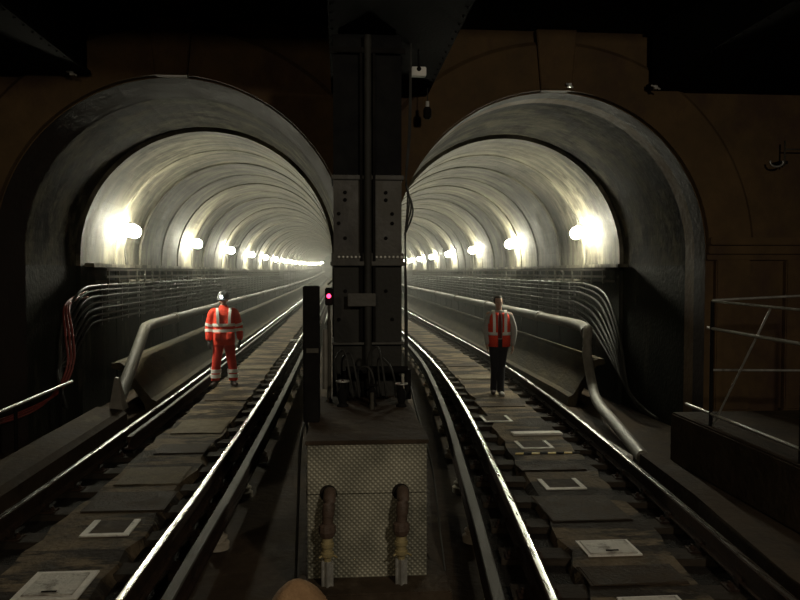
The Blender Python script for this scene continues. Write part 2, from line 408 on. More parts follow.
# ------------------------------------------------------------------ track beds
def strip(name, fx, prof, y0, y1, mats, step=0.6, mi=None, kind='structure', parent=None, jitter=None):
    """sweep open/closed cross-section prof [(dx,z)] along the alignment fx(y)"""
    bm = BM(); prev = None; y = y0; n = len(prof)
    while True:
        dz = bend(y)[1]; x = fx(y)
        row = []
        for k, (a, z) in enumerate(prof):
            j = jitter(k, y) if jitter else 0
            row.append(bm.verts.new((x + a + j, y, z + dz)))
        if prev:
            for k in range(n):
                f = bm.faces.new((prev[k], prev[(k + 1) % n], row[(k + 1) % n], row[k]))
                if mi: f.material_index = mi[k]
        else: bm.faces.new(row)
        prev = row
        if y >= y1 - 1e-6: break
        y = min(y + (step if y < 30 else step * 3), y1)
    bm.faces.new(prev)
    o = obj(name, bm, mats, parent)
    if kind: o['kind'] = kind
    return o
rj = random.Random(3)
def jit(k, y): return rj.uniform(-0.04, 0.04) if (k in (1, 2) and y < 40) else 0
lx = lambda y: track_x(LT, y)
rx = lambda y: track_x(RT, y)
strip('floor_left_track_bed', lx, [(-0.46, -0.11), (-0.40, 0.0), (0.40, 0.0), (0.46, -0.11)], -3.5, YEND, M['bed'], step=0.15 * 2, jitter=jit)
strip('floor_right_track_bed', rx, [(-0.44, -0.11), (-0.38, 0.0), (0.44, 0.0), (0.50, -0.11)], -3.5, YEND, M['bed'], step=0.15 * 2, jitter=jit)
# oily ballast troughs either side of the beds
for side, f in (('left', lx), ('right', rx)):
    strip('floor_%s_trough' % side, f, [(-1.02, -0.12), (-1.02, -0.085), (1.02, -0.085), (1.02, -0.12)], -3.5, YEND, M['black'], step=0.6)

# rails
def rail_profile():
    h = 0.16; z0 = 0.02
    half = [(0.065, z0), (0.065, z0 + 0.012), (0.012, z0 + 0.03), (0.012, z0 + 0.11), (0.034, z0 + 0.122), (0.035, z0 + 0.152), (0.03, z0 + 0.158), (0.021, z0 + h)]
    return half + [(-a, z) for a, z in reversed(half)]
RP = rail_profile(); RMI = [0] * len(RP)
for k in range(len(RP)):
    z1 = RP[k][1]; z2 = RP[(k + 1) % len(RP)][1]
    if min(z1, z2) > 0.1785: RMI[k] = 1
def rail(name, fx, y0, y1, label, cat='rail', prof=RP, mi=RMI, mats=None, group=None):
    o = strip(name, fx, prof, y0, y1, mats or [M['rust'], M['steel']], step=0.5, mi=mi, kind=None)
    me = o.data; me.polygons.foreach_set('use_smooth', [True] * len(me.polygons))
    try: me.set_sharp_from_angle(angle=math.radians(35))
    except Exception: pass
    return tag(o, label, cat, group)
G = 0.742
rail('running_rail', lambda y: lx(y) - G, -3.5, YEND, 'outer left running rail of the left track, beside the wall')
rail('running_rail', lambda y: lx(y) + G, -3.5, YEND, 'bright right-hand running rail of the left track')
rail('running_rail', lambda y: rx(y) - G, -3.5, YEND, 'bright curving left-hand running rail of the right track')
rail('running_rail', lambda y: rx(y) + G, -3.5, YEND, 'outer right running rail of the right track, passing behind the man in the vest')
CP = [(0.05, 0.05), (0.05, 0.075), (0.028, 0.09), (0.028, 0.125), (0.04, 0.14), (0.042, 0.20), (0.034, 0.21), (-0.034, 0.21), (-0.042, 0.20), (-0.04, 0.14), (-0.028, 0.125), (-0.028, 0.09), (-0.05, 0.075), (-0.05, 0.05)]
CMI = [1 if min(CP[k][1], CP[(k + 1) % len(CP)][1]) > 0.19 else 0 for k in range(len(CP))]
lcx = lambda y: lx(y) + G + 0.31
rcoff = [(-3.5, -0.34), (4.6, -0.35), (8, -0.345), (12, -0.32), (18, -0.27), (60, -0.27)]
rcx = lambda y: rx(y) - G + interp(rcoff, y)
rail('conductor_rail', lcx, -3.5, 60, 'dull steel conductor rail between the left track and the middle box', 'rail', CP, CMI, [M['rust'], M['cond']])
rail('conductor_rail', rcx, -3.5, 60, 'dull curving conductor rail between the middle box and the right track', 'rail', CP, CMI, [M['rust'], M['cond']])
rail('check_rail', lambda y: lx(y) - G + 0.17, 9.5, YEND, 'grey check rail set just inside the outer left rail of the left track', mats=[M['rust'], M['cond']])

# sleepers and rail chairs
def copy_tree(o, parent=None):
    c = o.copy(); COL.objects.link(c)
    if parent: c.parent = parent
    for ch in [x for x in bpy.data.objects if x.parent == o]: copy_tree(ch, c)
    return c
def sleeper_proto():
    bm = BM(); bx(bm, -0.92, 0.92, -0.12, 0.12, -0.1, -0.03, bev=0.006)
    return obj('sleeper', bm, M['sleeper'])
def chair_proto():
    r = empty('rail_chair')
    bm = BM(); bx(bm, -0.15, 0.15, -0.075, 0.075, 0.0, 0.014, bev=0.004)
    for s in (-1, 1): # jaws
        bx(bm, *sorted((s * 0.036, s * 0.066)), -0.05, 0.05, 0.02, 0.085, bev=0.006)
    obj('chair_plate', bm, M['rust'], r)
    for s in (-1, 1):
        bm = BM(); lathe(bm, [(0.022, 0.012), (0.022, 0.03), (0.012, 0.035), (0.012, 0.05)], (s * 0.112, 0.0, 0), n=6)
        obj('bolt', bm, M['rust'], r)
    return r
sp = sleeper_proto(); cp = chair_proto()
first = [True, True]
def place(proto, idx, loc, rz=0):
    if first[idx]: first[idx] = False; o = proto
    else: o = copy_tree(proto)
    o.location = loc; o.rotation_euler = (0, 0, rz); return o
for side, f in (('left', lx), ('right', rx)):
    for k in range(48):
        y = 2.2 + k * 0.72
        dz = bend(y)[1]
        sl = math.atan2(-(f(y + 0.3) - f(y - 0.3)), 0.6)
        tag(place(sp, 0, (f(y), y, dz), sl), 'dark timber sleeper crossing the bed of the %s track' % side, 'sleeper', 'sleepers of the %s track' % side)
        for sx, rn in ((-G, 'left'), (G, 'right')):
            tag(place(cp, 1, (f(y) + sx, y, dz - 0.03), sl), 'rusty bolted chair holding the %s rail of the %s track' % (rn, side), 'rail chair', 'chairs under the %s rail of the %s track' % (rn, side))
# conductor rail insulators
bm = BM(); lathe(bm, [(0.10, -0.08), (0.10, -0.03), (0.07, -0.02), (0.07, 0.0), (0.085, 0.005), (0.085, 0.02), (0.06, 0.03), (0.055, 0.052)], n=16)
ins = obj('insulator', bm, M['ceramic'], smooth=True, angle=40)
ff = True
for side, f in (('left', lcx), ('right', rcx)):
    for k in range(22):
        y = 3.4 + 1.45 * k
        o = ins if ff else ins.copy()
        if not ff: COL.objects.link(o)
        ff = False
        o.location = (f(y), y, bend(y)[1])
        tag(o, 'dusty round insulator pot under the conductor rail of the %s track' % side, 'insulator', 'insulators under the %s conductor rail' % side)

# haunches between track and tunnel walls
strip('wall_left_haunch', lambda y: bend(y)[0], [(-3.76, 0.62), (-3.75, 0.70), (-3.62, 0.71), (-3.55, 0.66), (-3.12, 0.10), (-3.04, 0.06), (-3.02, -0.15), (-3.2, -0.15), (-3.24, 0.02), (-3.62, 0.58)], 12.8, YEND, M['haunch'], step=1.0)
def hx(y): return bend(y)[0] - max(0, 13 - y) * 0.11
strip('wall_right_haunch', hx, [(4.57, 0.62), (4.56, 0.70), (4.46, 0.71), (4.36, 0.66), (4.02, 0.10), (3.94, 0.06), (3.9, -0.15), (4.06, -0.15), (4.1, 0.02), (4.42, 0.58)], 12.7, YEND, M['haunch'], step=1.0)
# near kerb on the left
bm = BM()
a = [(-3.55, -0.1), (-3.55, 0.22), (-3.5, 0.26), (-3.14, 0.22), (-3.08, 0.16), (-3.06, -0.1)]
r0 = [bm.verts.new((x, -3.5, z)) for x, z in a]; r1 = [bm.verts.new((x, 11.2, z)) for x, z in a]
for k in range(len(a)): bm.faces.new((r0[k], r0[(k + 1) % len(a)], r1[(k + 1) % len(a)], r1[k]))
bm.faces.new(r0); bm.faces.new(r1)
tag(obj('floor_left_kerb', bm, M['floor']), kind='structure')
# walkway on the right with the railing
bm = BM(); bx(bm, 4.0, 7.2, -3.9, 8.9, -0.1, 0.5, bev=0.02); tag(obj('floor_right_walkway', bm, M['floor']), kind='structure')
bm = BM(); bx(bm, -6.2, -3.9, -3.9, 9.0, -0.1, 0.15, bev=0.02); tag(obj('floor_left_walkway', bm, M['floor']), kind='structure')

# ------------------------------------------------------------------ pipes along the haunches
def long_path(x, z, y0, y1=YEND, step=3.0):
    out = []; y = y0
    while y < y1:
        dx, dz = bend(y); out.append((x + dx, y, z + dz)); y += step if y > 25 else 1.0
    dx, dz = bend(y1); out.append((x + dx, y1, z + dz)); return out
def big_pipe(name, near, x, z, y0, r, label, matn='pipe'):
    rt = empty(name, near[0]); tag(rt, label, 'pipe')
    org = Vector(near[0])
    pts = smooth_path(near, 5) + [Vector(p) for p in long_path(x, z, y0)]
    bm = BM(); tube(bm, [p - org for p in pts], r, 14)
    obj('pipe_run', bm, M[matn], rt, smooth=True, angle=50)
    # coupling collars
    for k in range(12):
        y = y0 + 2 + k * 6.0; dx, dz = bend(y)
        bm = BM(); lathe(bm, [(r * 1.0, -0.09), (r * 1.22, -0.08), (r * 1.22, 0.08), (r * 1.0, 0.09)], Vector((x + dx, y, z + dz)) - org, axis='y', n=14)
        obj('coupling', bm, M[matn], rt, smooth=True, angle=40)
    return rt
pl = big_pipe('service_pipe', [(-3.24, 11.25, 0.24), (-3.30, 12.0, 0.52), (-3.44, 13.55, 1.10), (-3.5, 14.0, 1.2)], -3.52, 1.22, 14.5, 0.095, 'long service pipe on the left tunnel wall, bending down to the kerb')
# pale foot of left pipe
bm = BM(); 
vs = [(-3.32, 11.15, 0.0 + 0.2), (-3.12, 11.15, 0.2), (-3.12, 11.45, 0.2), (-3.32, 11.45, 0.2)]
tp = [(-3.27, 11.28, 0.66), (-3.22, 11.28, 0.66), (-3.22, 11.36, 0.66), (-3.27, 11.36, 0.66)]
org = Vector(pl.location)
A = [bm.verts.new(Vector(p) - org) for p in vs]; B = [bm.verts.new(Vector(p) - org) for p in tp]
bm.faces.new(A); bm.faces.new(B)
for k in range(4): bm.faces.new((A[k], A[(k + 1) % 4], B[(k + 1) % 4], B[k]))
o = obj('pipe_foot', bm, M['pipe_pale'], pl); o['label'] = 'pale triangular foot plate'
# right pipe
rtop = big_pipe('service_pipe', [(4.22, 12.75, 1.16), (4.33, 13.1, 1.2), (4.38, 13.6, 1.22), (4.40, 13.9, 1.22)], 4.40, 1.22, 14.5, 0.10, 'long service pipe on the right tunnel wall, ending at a pale downpipe')
bm = BM(); org = Vector((4.2, 12.7, 0.3))
tube(bm, [p - org for p in smooth_path([(4.24, 12.72, 1.24), (4.20, 12.62, 1.12), (4.16, 12.5, 0.8), (4.10, 12.1, 0.42), (3.96, 11.4, 0.20), (3.74, 10.0, 0.12), (3.50, 8.5, 0.05)], 6)], 0.08, 12)
d = obj('downpipe', bm, M['pipe_pale'], smooth=True, angle=50); d.location = org
tag(d, 'pale curved downpipe dropping to the floor beside the right track', 'pipe')
# duct slab running to the viewer, right
bm = BM()
path = [(-3.0, 2.62), (0.0, 2.80), (3.0, 2.98), (4.9, 3.06), (6.8, 3.30), (8.4, 3.42)]
prev = None
for y, x in path:
    row = [bm.verts.new(p) for p in ((x, y, -0.1), (x, y, 0.12), (x + 0.22, y, 0.14), (x + 0.22, y, -0.1))]
    if prev:
        for k in range(4): bm.faces.new((prev[k], prev[(k + 1) % 4], row[(k + 1) % 4], row[k]))
    else: bm.faces.new(row)
    prev = row
bm.faces.new(prev)
tag(obj('cable_duct', bm, M['floor']), 'low concrete cable duct beside the outer rail of the right track', 'duct')

# ------------------------------------------------------------------ ledge, cables and brackets on the tunnel walls
def cable(x, zs_, y0, near, r, mat, label, group=None, y1=YEND):
    pts = (smooth_path(near, 5) if near else []) + [Vector(p) for p in long_path(x, zs_, y0, y1)]
    bm = BM(); tube(bm, pts, r, 6)
    return tag(obj('cable', bm, mat, smooth=True), label, 'cable', group)
# cable ladders (trays)
for side, xw, s in (('left', LC - LR, 1), ('right', RC + RR, -1)):
    t = empty('cable_ladder', (0, 0, 0)); tag(t, 'long cable ladder at lamp foot level along the %s tunnel wall' % side, 'cable ladder')
    for z in (2.12, 2.24):
        bm = BM(); prevr = None
        for (x, y, zz) in long_path(xw + s * 0.20, z, 12.9):
            row = [bm.verts.new((x + a, y, zz + b)) for a, b in ((-0.012, -0.02), (0.012, -0.02), (0.012, 0.02), (-0.012, 0.02))]
            if prevr:
                for k in range(4): bm.faces.new((prevr[k], prevr[(k + 1) % 4], row[(k + 1) % 4], row[k]))
            else: bm.faces.new(row)
            prevr = row
        bm.faces.new(prevr)
        obj('side_bar', bm, M['pipe'], t)
    for k in range(60):
        y = 13.0 + 0.6 * k; dx, dz = bend(y)
        bm = BM(); bx(bm, *sorted((xw + dx - 0.0 * s, xw + dx + s * 0.22)), y - 0.02, y + 0.02, 2.02 + dz, 2.06 + dz)
        bx(bm, xw + dx + s * 0.20 - 0.015, xw + dx + s * 0.20 + 0.015, y - 0.02, y + 0.02, 2.0 + dz, 2.26 + dz)
        obj('rung', bm, M['pipe'], t)
# stone ledge below lamps
for side, xw, s in (('left', LC - LR, 1), ('right', RC + RR, -1)):
    a, b = sorted((-0.05 * s, 0.13 * s))
    strip('trim_%d' % (20 if side == 'left' else 21), (lambda xw: (lambda y: xw + bend(y)[0]))(xw), [(a, 2.28), (b, 2.28), (b, 2.34), (a, 2.34)], 12.5, YEND, M['vault'], step=2.0)
# left wall cables
xl = LC - LR
zc = [(1.98, 0.022, 'cable_grey', 'grey'), (1.90, 0.02, 'cable', 'black'), (1.80, 0.026, 'cable', 'black'), (1.70, 0.02, 'cable_grey', 'grey'), (1.60, 0.028, 'cable', 'black'), (1.50, 0.022, 'cable', 'black'), (1.40, 0.02, 'cable', 'black')]
for i, (z, r_, mt, cn) in enumerate(zc):
    x = xl + 0.10
    near = [(-3.9 + 0.02 * i, 11.0 - 0.03 * i, 0.3), (-3.98, 11.15 - 0.02 * i, 0.8), (-4.0, 11.3 + 0.05 * i, z - 0.55), (x, 11.9 + 0.06 * i, z - 0.08), (x, 12.8, z)]
    cable(x, z, 13.6, near, r_, M[mt], '%s cable on the left tunnel wall, %s of the seven' % (cn, ('topmost', 'second', 'third', 'middle', 'fifth', 'sixth', 'lowest')[i]), 'cables on the left wall')
for i in range(3):
    bm = BM()
    tube(bm, smooth_path([(-4.02, 12.5, 1.9 - 0.05 * i), (-4.02 + 0.03 * i, 11.5, 1.72), (-3.90 + 0.05 * i, 11.15, 1.3), (-3.86 + 0.04 * i, 11.1, 0.9), (-3.95 + 0.03 * i, 10.9, 0.55), (-4.12, 10.5, 0.33 + 0.03 * i), (-4.3, 9.6, 0.30 + 0.02 * i)], 6), 0.016, 6)
    tag(obj('cable', bm, M['cable_red'], smooth=True), 'dull red cable looping down the left jamb, %s' % ('furthest left', 'middle of three', 'furthest right')[i], 'cable', 'red cables at the left jamb')
xr = RC + RR
for i, (z, r_, mt, cn) in enumerate(zc):
    x = xr - 0.10
    near = [(4.70, 10.9 + 0.04 * i, 0.02), (4.62, 11.2 + 0.05 * i, 0.12), (4.56, 11.7 + 0.07 * i, 0.35 + 0.03 * i), (4.6, 12.2 + 0.11 * i, 0.5 * z + 0.15), (x, 13.2 + 0.15 * i, z - 0.18), (x, 14.4 + 0.12 * i, z)]
    cable(x, z, 16.0, near, r_, M[mt], '%s cable swooping down the right tunnel wall, %s of the seven' % (cn, ('topmost', 'second', 'third', 'middle', 'fifth', 'sixth', 'lowest')[i]), 'cables on the right wall')
# hangers
bm = BM(); bx(bm, 0.0, 0.035, -0.02, 0.02, 1.30, 2.02)
for z, *_ in zc: bx(bm, 0.0, 0.14, -0.012, 0.012, z - 0.045, z - 0.032); bx(bm, 0.125, 0.14, -0.012, 0.012, z - 0.04, z)
hp = obj('cable_hanger', bm, M['lampbody']); ff = True
for side, xw, s in (('left', xl, 0), ('right', xr, PI)):
    for k in range(26):
        y = 13.2 + (1.2 if side == 'left' else 1.2) * k + (2.0 if side == 'right' else 0)
        o = hp if ff else hp.copy()
        if not ff: COL.objects.link(o)
        ff = False; dx, dz = bend(y)
        o.location = (xw + dx, y, dz); o.rotation_euler = (0, 0, s)
        tag(o, 'dark hooked hanger holding the cables on the %s tunnel wall' % side, 'cable hanger', 'cable hangers on the %s wall' % side)
# shiny conduits on the pier side of the left tunnel
for i, (z, r_) in enumerate(((2.0, 0.022), (1.7, 0.02), (1.35, 0.025))):
    bm = BM(); tube(bm, long_path(LC + LR - 0.06 - 0.02 * i, z, 12.6, 90), r_, 8)
    tag(obj('conduit', bm, M['galv'], smooth=True), 'shiny conduit on the pier side of the left tunnel, %s of three' % ('topmost', 'middle', 'lowest')[i], 'conduit', 'conduits on the pier side')

# ------------------------------------------------------------------ tunnel lamps
POW = 30
def lamp_proto(name):
    r = empty(name)
    bm = BM(); bx(bm, 0.0, 0.05, -0.05, 0.05, 0.02, 0.16, bev=0.008)
    obj('back_plate', bm, M['lampbody'], r)
    bm = BM(); bmesh.ops.create_uvsphere(bm, u_segments=12, v_segments=8, radius=0.115, matrix=Matrix.Translation((0.17, -0.17, 0.0)))
    obj('bulb', bm, M['bulb'], r, smooth=True)
    bm = BM(); bmesh.ops.create_uvsphere(bm, u_segments=12, v_segments=8, radius=0.115, matrix=Matrix.Translation((0.17, 0.17, 0.0)))
    obj('bulb', bm, M['bulb'], r, smooth=True)
    bm = BM(); lathe(bm, [(0.04, 0.07), (0.05, 0.08), (0.04, 0.11), (0.02, 0.12)], (0.17, -0.17, 0.03), n=16); lathe(bm, [(0.04, 0.07), (0.05, 0.08), (0.04, 0.11), (0.02, 0.12)], (0.17, 0.17, 0.03), n=16); bx(bm, 0.05, 0.18, -0.015, 0.015, 0.13, 0.15); bx(bm, 0.15, 0.19, -0.17, 0.17, 0.13, 0.15)
    obj('cap', bm, M['lampbody'], r, smooth=True, angle=40)
    bm = BM(); tube(bm, smooth_path([(0.03, 0, -0.09), (0.05, 0, -0.2), (0.03, 0.02, -0.4), (0.04, 0.03, -0.62)], 4), 0.012, 6)
    obj('flex', bm, M['cable'], r, smooth=True)
    return r
pr = lamp_proto('tunnel_lamp'); ff = True
for side, xw, s, y0, st in (('left', xl, 0, 14.3, 6.3), ('right', xr, PI, 14.3, 5.85)):
    n = 0; y = y0
    while y < YEND:
        o = pr if ff else copy_tree(pr); ff = False
        dx, dz = bend(y)
        o.location = (xw + dx + (0.0 if s == 0 else 0.0), y, 2.95 + dz); o.rotation_euler = (0, 0, s)
        if s == 0: o.location.x += 0.02 
        # wall curves inward above springing
        off = (LR if s == 0 else RR); off = off - math.sqrt(max(0, off ** 2 - 0.5 ** 2))
        o.location.x += off if s == 0 else -off
        nm = ('nearest the portal', 'second from the portal', 'third from the portal')
        if n < 3: tag(o, 'glaring white wall lamp in the %s tunnel, %s' % (side, nm[n]), 'lamp', 'lamps of the %s tunnel' % side)
        else: tag(o, 'glowing wall lamp far down the %s tunnel in the merging row' % side, 'lamp', 'far lamps of the %s tunnel' % side)
        y += st; n += 1

# ------------------------------------------------------------------ central column
CX0, CX1, CY = -0.06, 0.585, 7.2
ccx = (CX0 + CX1) / 2; hw = (CX1 - CX0) / 2
c = empty('steel_column', (ccx, CY + 0.3, -0.1)); tag(c, 'tall riveted steel column standing between the two tunnel mouths', 'column')
def cl(bm, x0, x1, y0, y1, z0, z1, bev=0): # world->local
    bx(bm, x0 - ccx, x1 - ccx, y0 - CY - 0.3, y1 - CY - 0.3, z0 + 0.1, z1 + 0.1, bev=bev)
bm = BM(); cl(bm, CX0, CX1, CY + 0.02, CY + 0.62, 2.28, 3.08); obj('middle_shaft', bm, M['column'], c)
bm = BM(); cl(bm, CX0, CX1, CY + 0.02, CY + 0.62, -0.1, 2.28); obj('lower_shaft', bm, M['base_dark'], c)
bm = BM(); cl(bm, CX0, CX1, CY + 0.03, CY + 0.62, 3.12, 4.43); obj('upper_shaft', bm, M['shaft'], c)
bm = BM(); cl(bm, CX0 - 0.02, CX1 + 0.02, CY - 0.02, CY + 0.62, 3.07, 3.11, bev=0.006); obj('collar', bm, M['column'], c)
bm = BM(); cl(bm, CX0 - 0.03, CX1 + 0.03, CY - 0.05, CY + 0.62, 2.26, 2.30, bev=0.006); cl(bm, CX0 - 0.02, CX1 + 0.02, CY - 0.015, CY + 0.62, 2.30, 2.38, bev=0.004)
obj('collar', bm, M['column'], c)
bm = BM(); cl(bm, CX0 - 0.02, CX1 + 0.02, CY - 0.04, CY + 0.62, 1.515, 1.535); obj('collar', bm, M['column'], c)
bm = BM(); cl(bm, CX0 - 0.03, CX1 + 0.03, CY - 0.05, CY + 0.62, 4.24, 4.29, bev=0.006); obj('capital', bm, M['dark'], c)
for k in range(16):
    x = CX0 + 0.05 + k * 0.0395
    if abs(x - ccx) < 0.05: continue
    bm = BM(); lathe(bm, [(0.016, 0.0), (0.016, -0.008), (0.009, -0.014)], (x - ccx, CY - 0.015 - CY - 0.3, 2.34 + 0.1), axis='y', n=8)
    obj('rivet', bm, M['galv'], c, smooth=True)
for x in (CX0 + 0.11, CX1 - 0.15, CX0 + 0.05, CX1 - 0.09):
    for z in ((2.95, 2.88, 2.52, 2.02) if x in (CX0 + 0.11, CX1 - 0.15) else (2.75, 2.66, 1.75)):
        bm = BM(); lathe(bm, [(0.018, 0.0), (0.018, -0.012), (0.008, -0.016)], (x - ccx, 0.02 - 0.3, z + 0.1), axis='y', n=8)
        obj('bolt', bm, M['dark'], c)
for s in (-1, 1): # angle flanges either side of the pipe recess
    bm = BM(); cl(bm, ccx + s * 0.06 - 0.012, ccx + s * 0.06 + 0.012, CY - 0.03, CY + 0.03, 1.54, 4.24); obj('flange', bm, M['dark'], c)
bm = BM(); tube(bm, [(ccx + 0.0, CY - 0.045, 1.1), (ccx, CY - 0.045, 4.4)], 0.036, 14)
vp = obj('vertical_conduit', bm, M['base_dark'], smooth=True, angle=50); tag(vp, 'vertical pipe clipped up the middle of the central column', 'pipe')
bm = BM(); bx(bm, ccx - 0.19, ccx + 0.07, CY - 0.10, CY - 0.082, 1.88, 2.0, bev=0.004)
for x in (ccx - 0.17, ccx + 0.05): lathe(bm, [(0.01, 0), (0.01, -0.006)], (x, CY - 0.10, 1.94), axis='y', n=8)
bx(bm, ccx - 0.1, ccx - 0.07, CY - 0.083, CY + 0.02, 1.9, 1.98)
tag(obj('number_plate', bm, M['column']), 'small blank metal plate bolted across the column at chest height', 'plate')
# right-hand cable bundle on the column
for i in range(4):
    bm = BM()
    tube(bm, smooth_path([(0.70, 7.5, 4.44), (0.69 - 0.005 * i, 7.45, 3.6), (0.645, 7.42, 3.1), (0.65 + 0.02 * i, 7.3 + 0.03 * i, 2.95 - 0.05 * i), (0.645, 7.35, 2.72 - 0.04 * i), (0.635, 7.4, 2.5), (0.64 + 0.006 * i, 7.45, 1.6), (0.64, 7.4, 0.98)], 5), 0.009, 6)
    tag(obj('cable', bm, M['cable']), 'thin black cable of the bunch down the right edge of the column', 'cable', 'cables down the column edge')

# ------------------------------------------------------------------ box in front of the column
BX0, BX1, BY0, BY1, BZ = -0.23, 0.605, 5.26, 7.14, 1.03
b = empty('equipment_box', ((BX0 + BX1) / 2, (BY0 + BY1) / 2, -0.1)); tag(b, 'large box clad in chequer plate in front of the central column', 'box')
ox, oy, oz = b.location
def lb(bm, x0, x1, y0, y1, z0, z1, bev=0): bx(bm, x0 - ox, x1 - ox, y0 - oy, y1 - oy, z0 - oz, z1 - oz, bev=bev)
bm = BM(); lb(bm, BX0 + 0.01, BX1 - 0.01, BY0 + 0.02, BY1, -0.1, BZ - 0.03); obj('carcass', bm, M['floor'], b)
bm = BM(); lb(bm, BX0, BX1, BY0, BY0 + 0.02, 0.655, BZ - 0.015, bev=0.003); obj('upper_panel', bm, M['chequer'], b)
bm = BM(); lb(bm, BX0, BX1, BY0, BY0 + 0.02, 0.06, 0.648, bev=0.003); obj('lower_panel', bm, M['chequer'], b)
bm = BM(); lb(bm, BX0 - 0.012, BX1 + 0.012, BY0 - 0.012, BY1, BZ - 0.03, BZ, bev=0.004); obj('lid', bm, M['floor'], b)
bm = BM(); lb(bm, BX0 - 0.06, BX1 + 0.14, BY0 - 0.28, BY1, -0.1, 0.06, bev=0.01); obj('plinth', bm, M['floor'], b)
for xh in (-0.085, 0.42):
    bm = BM(); lathe(bm, [(0.06, 0.0), (0.06, -0.006), (0.048, -0.008)], (xh - ox, BY0 - oy, 0.66 - oz), axis='y', n=20)
    obj('hose_hole', bm, M['ceil'], b)

def hose(xh, label):
    h = empty('hose', (xh, BY0 - 0.12, 0.06)); tag(h, label, 'hose')
    def P(x, y, z): return (x, y - (BY0 - 0.12), z - 0.06)
    bm = BM()
    pts = smooth_path([P(0.012, BY0 + 0.01, 0.66), P(0.01, BY0 - 0.06, 0.672), P(0.008, BY0 - 0.105, 0.63), P(0.0, BY0 - 0.12, 0.55), P(-0.004, BY0 - 0.12, 0.46), P(-0.006, BY0 - 0.12, 0.40)], 5)
    tube(bm, pts, [0.043] * 16 + [0.038] * 5 + [0.040] * 5, 16)
    obj('rubber_hose', bm, M['hose'], h, smooth=True, angle=60)
    bm = BM(); lathe(bm, [(0.04, 0.43), (0.057, 0.415), (0.06, 0.375), (0.052, 0.35), (0.044, 0.335)], P(-0.006, BY0 - 0.12, 0.06), n=10)
    obj('clamp_collar', bm, M['hose'], h)
    bm = BM(); lathe(bm, [(0.036, 0.34), (0.038, 0.30), (0.046, 0.295), (0.046, 0.27), (0.036, 0.262), (0.036, 0.235), (0.046, 0.23), (0.044, 0.205), (0.028, 0.20), (0.026, 0.17)], P(-0.006, BY0 - 0.12, 0.06), n=14)
    o = obj('coupling', bm, M['brass'], h, smooth=True, angle=35); o['label'] = 'brass coupling'
    bm = BM(); lathe(bm, [(0.028, 0.17), (0.028, 0.0)], P(-0.006, BY0 - 0.12, 0.06), n=12)
    for k in range(5):
        a = k * 2 * PI / 5 - PI / 2
        tube(bm, [P(-0.006 + 0.034 * math.cos(a), BY0 - 0.12 + 0.034 * math.sin(a), 0.06), P(-0.006 + 0.034 * math.cos(a), BY0 - 0.12 + 0.034 * math.sin(a), 0.235)], 0.009, 6)
    obj('tailpiece', bm, M['galv'], h, smooth=True, angle=40)
    for s in (-1, 1):
        bm = BM(); tube(bm, [P(s * 0.04, BY0 - 0.13, 0.27), P(s * 0.062, BY0 - 0.15, 0.262)], 0.007, 6)
        obj('lug', bm, M['brass'], h)
hose(-0.085, 'dark rubber hose with brass coupling from the left side of the chequered box')
hose(0.42, 'dark rubber hose with brass coupling from the right side of the chequered box')

# tall thin cabinet on the left edge of the box
t = empty('switch_cabinet', (-0.225, 6.05, BZ)); tag(t, 'narrow tall black cabinet on the left edge of the chequered box', 'cabinet')
bm = BM(); bx(bm, -0.062, 0.062, -0.15, 0.15, 0, 1.06, bev=0.006); obj('casing', bm, M['dark'], t)
bm = BM(); bx(bm, -0.05, 0.05, -0.158, -0.15, 0.03, 1.03, bev=0.003); obj('door', bm, M['dark'], t)
bm = BM(); bx(bm, -0.035, 0.058, -0.163, -0.158, 0.545, 0.58); o = obj('label_plate', bm, M['pipe'], t); o['label'] = 'small grey plate'
# short steel bracket behind the cabinet toward the left rail
# red signal
s = empty('signal_lamp', (-0.10, 6.85, BZ)); tag(s, 'small signal with a glowing red light on a grey post beside the column', 'signal')
bm = BM(); lathe(bm, [(0.03, 0.0), (0.03, 0.02), (0.018, 0.03), (0.018, 0.72), (0.012, 0.75), (0.012, 0.88)], n=12); obj('post', bm, M['pipe'], s, smooth=True, angle=40)
bm = BM(); lathe(bm, [(0.022, 0.12), (0.024, 0.16), (0.024, 0.62), (0.02, 0.66)], (-0.035, -0.03, 0), n=12); obj('sleeve', bm, M['pipe_pale'], s, smooth=True, angle=40)
bm = BM(); bx(bm, -0.035, 0.035, -0.02, 0.05, 0.87, 1.03, bev=0.008); obj('housing', bm, M['dark'], s)
bm = BM(); bmesh.ops.create_uvsphere(bm, u_segments=14, v_segments=8, radius=0.020, matrix=Matrix.Translation((0.0, -0.022, 0.955))); obj('lens', bm, M['redlens'], s, smooth=True)
bm = BM(); bx(bm, -0.03, 0.03, -0.075, -0.02, 0.98, 0.988); obj('hood', bm, M['dark'], s)
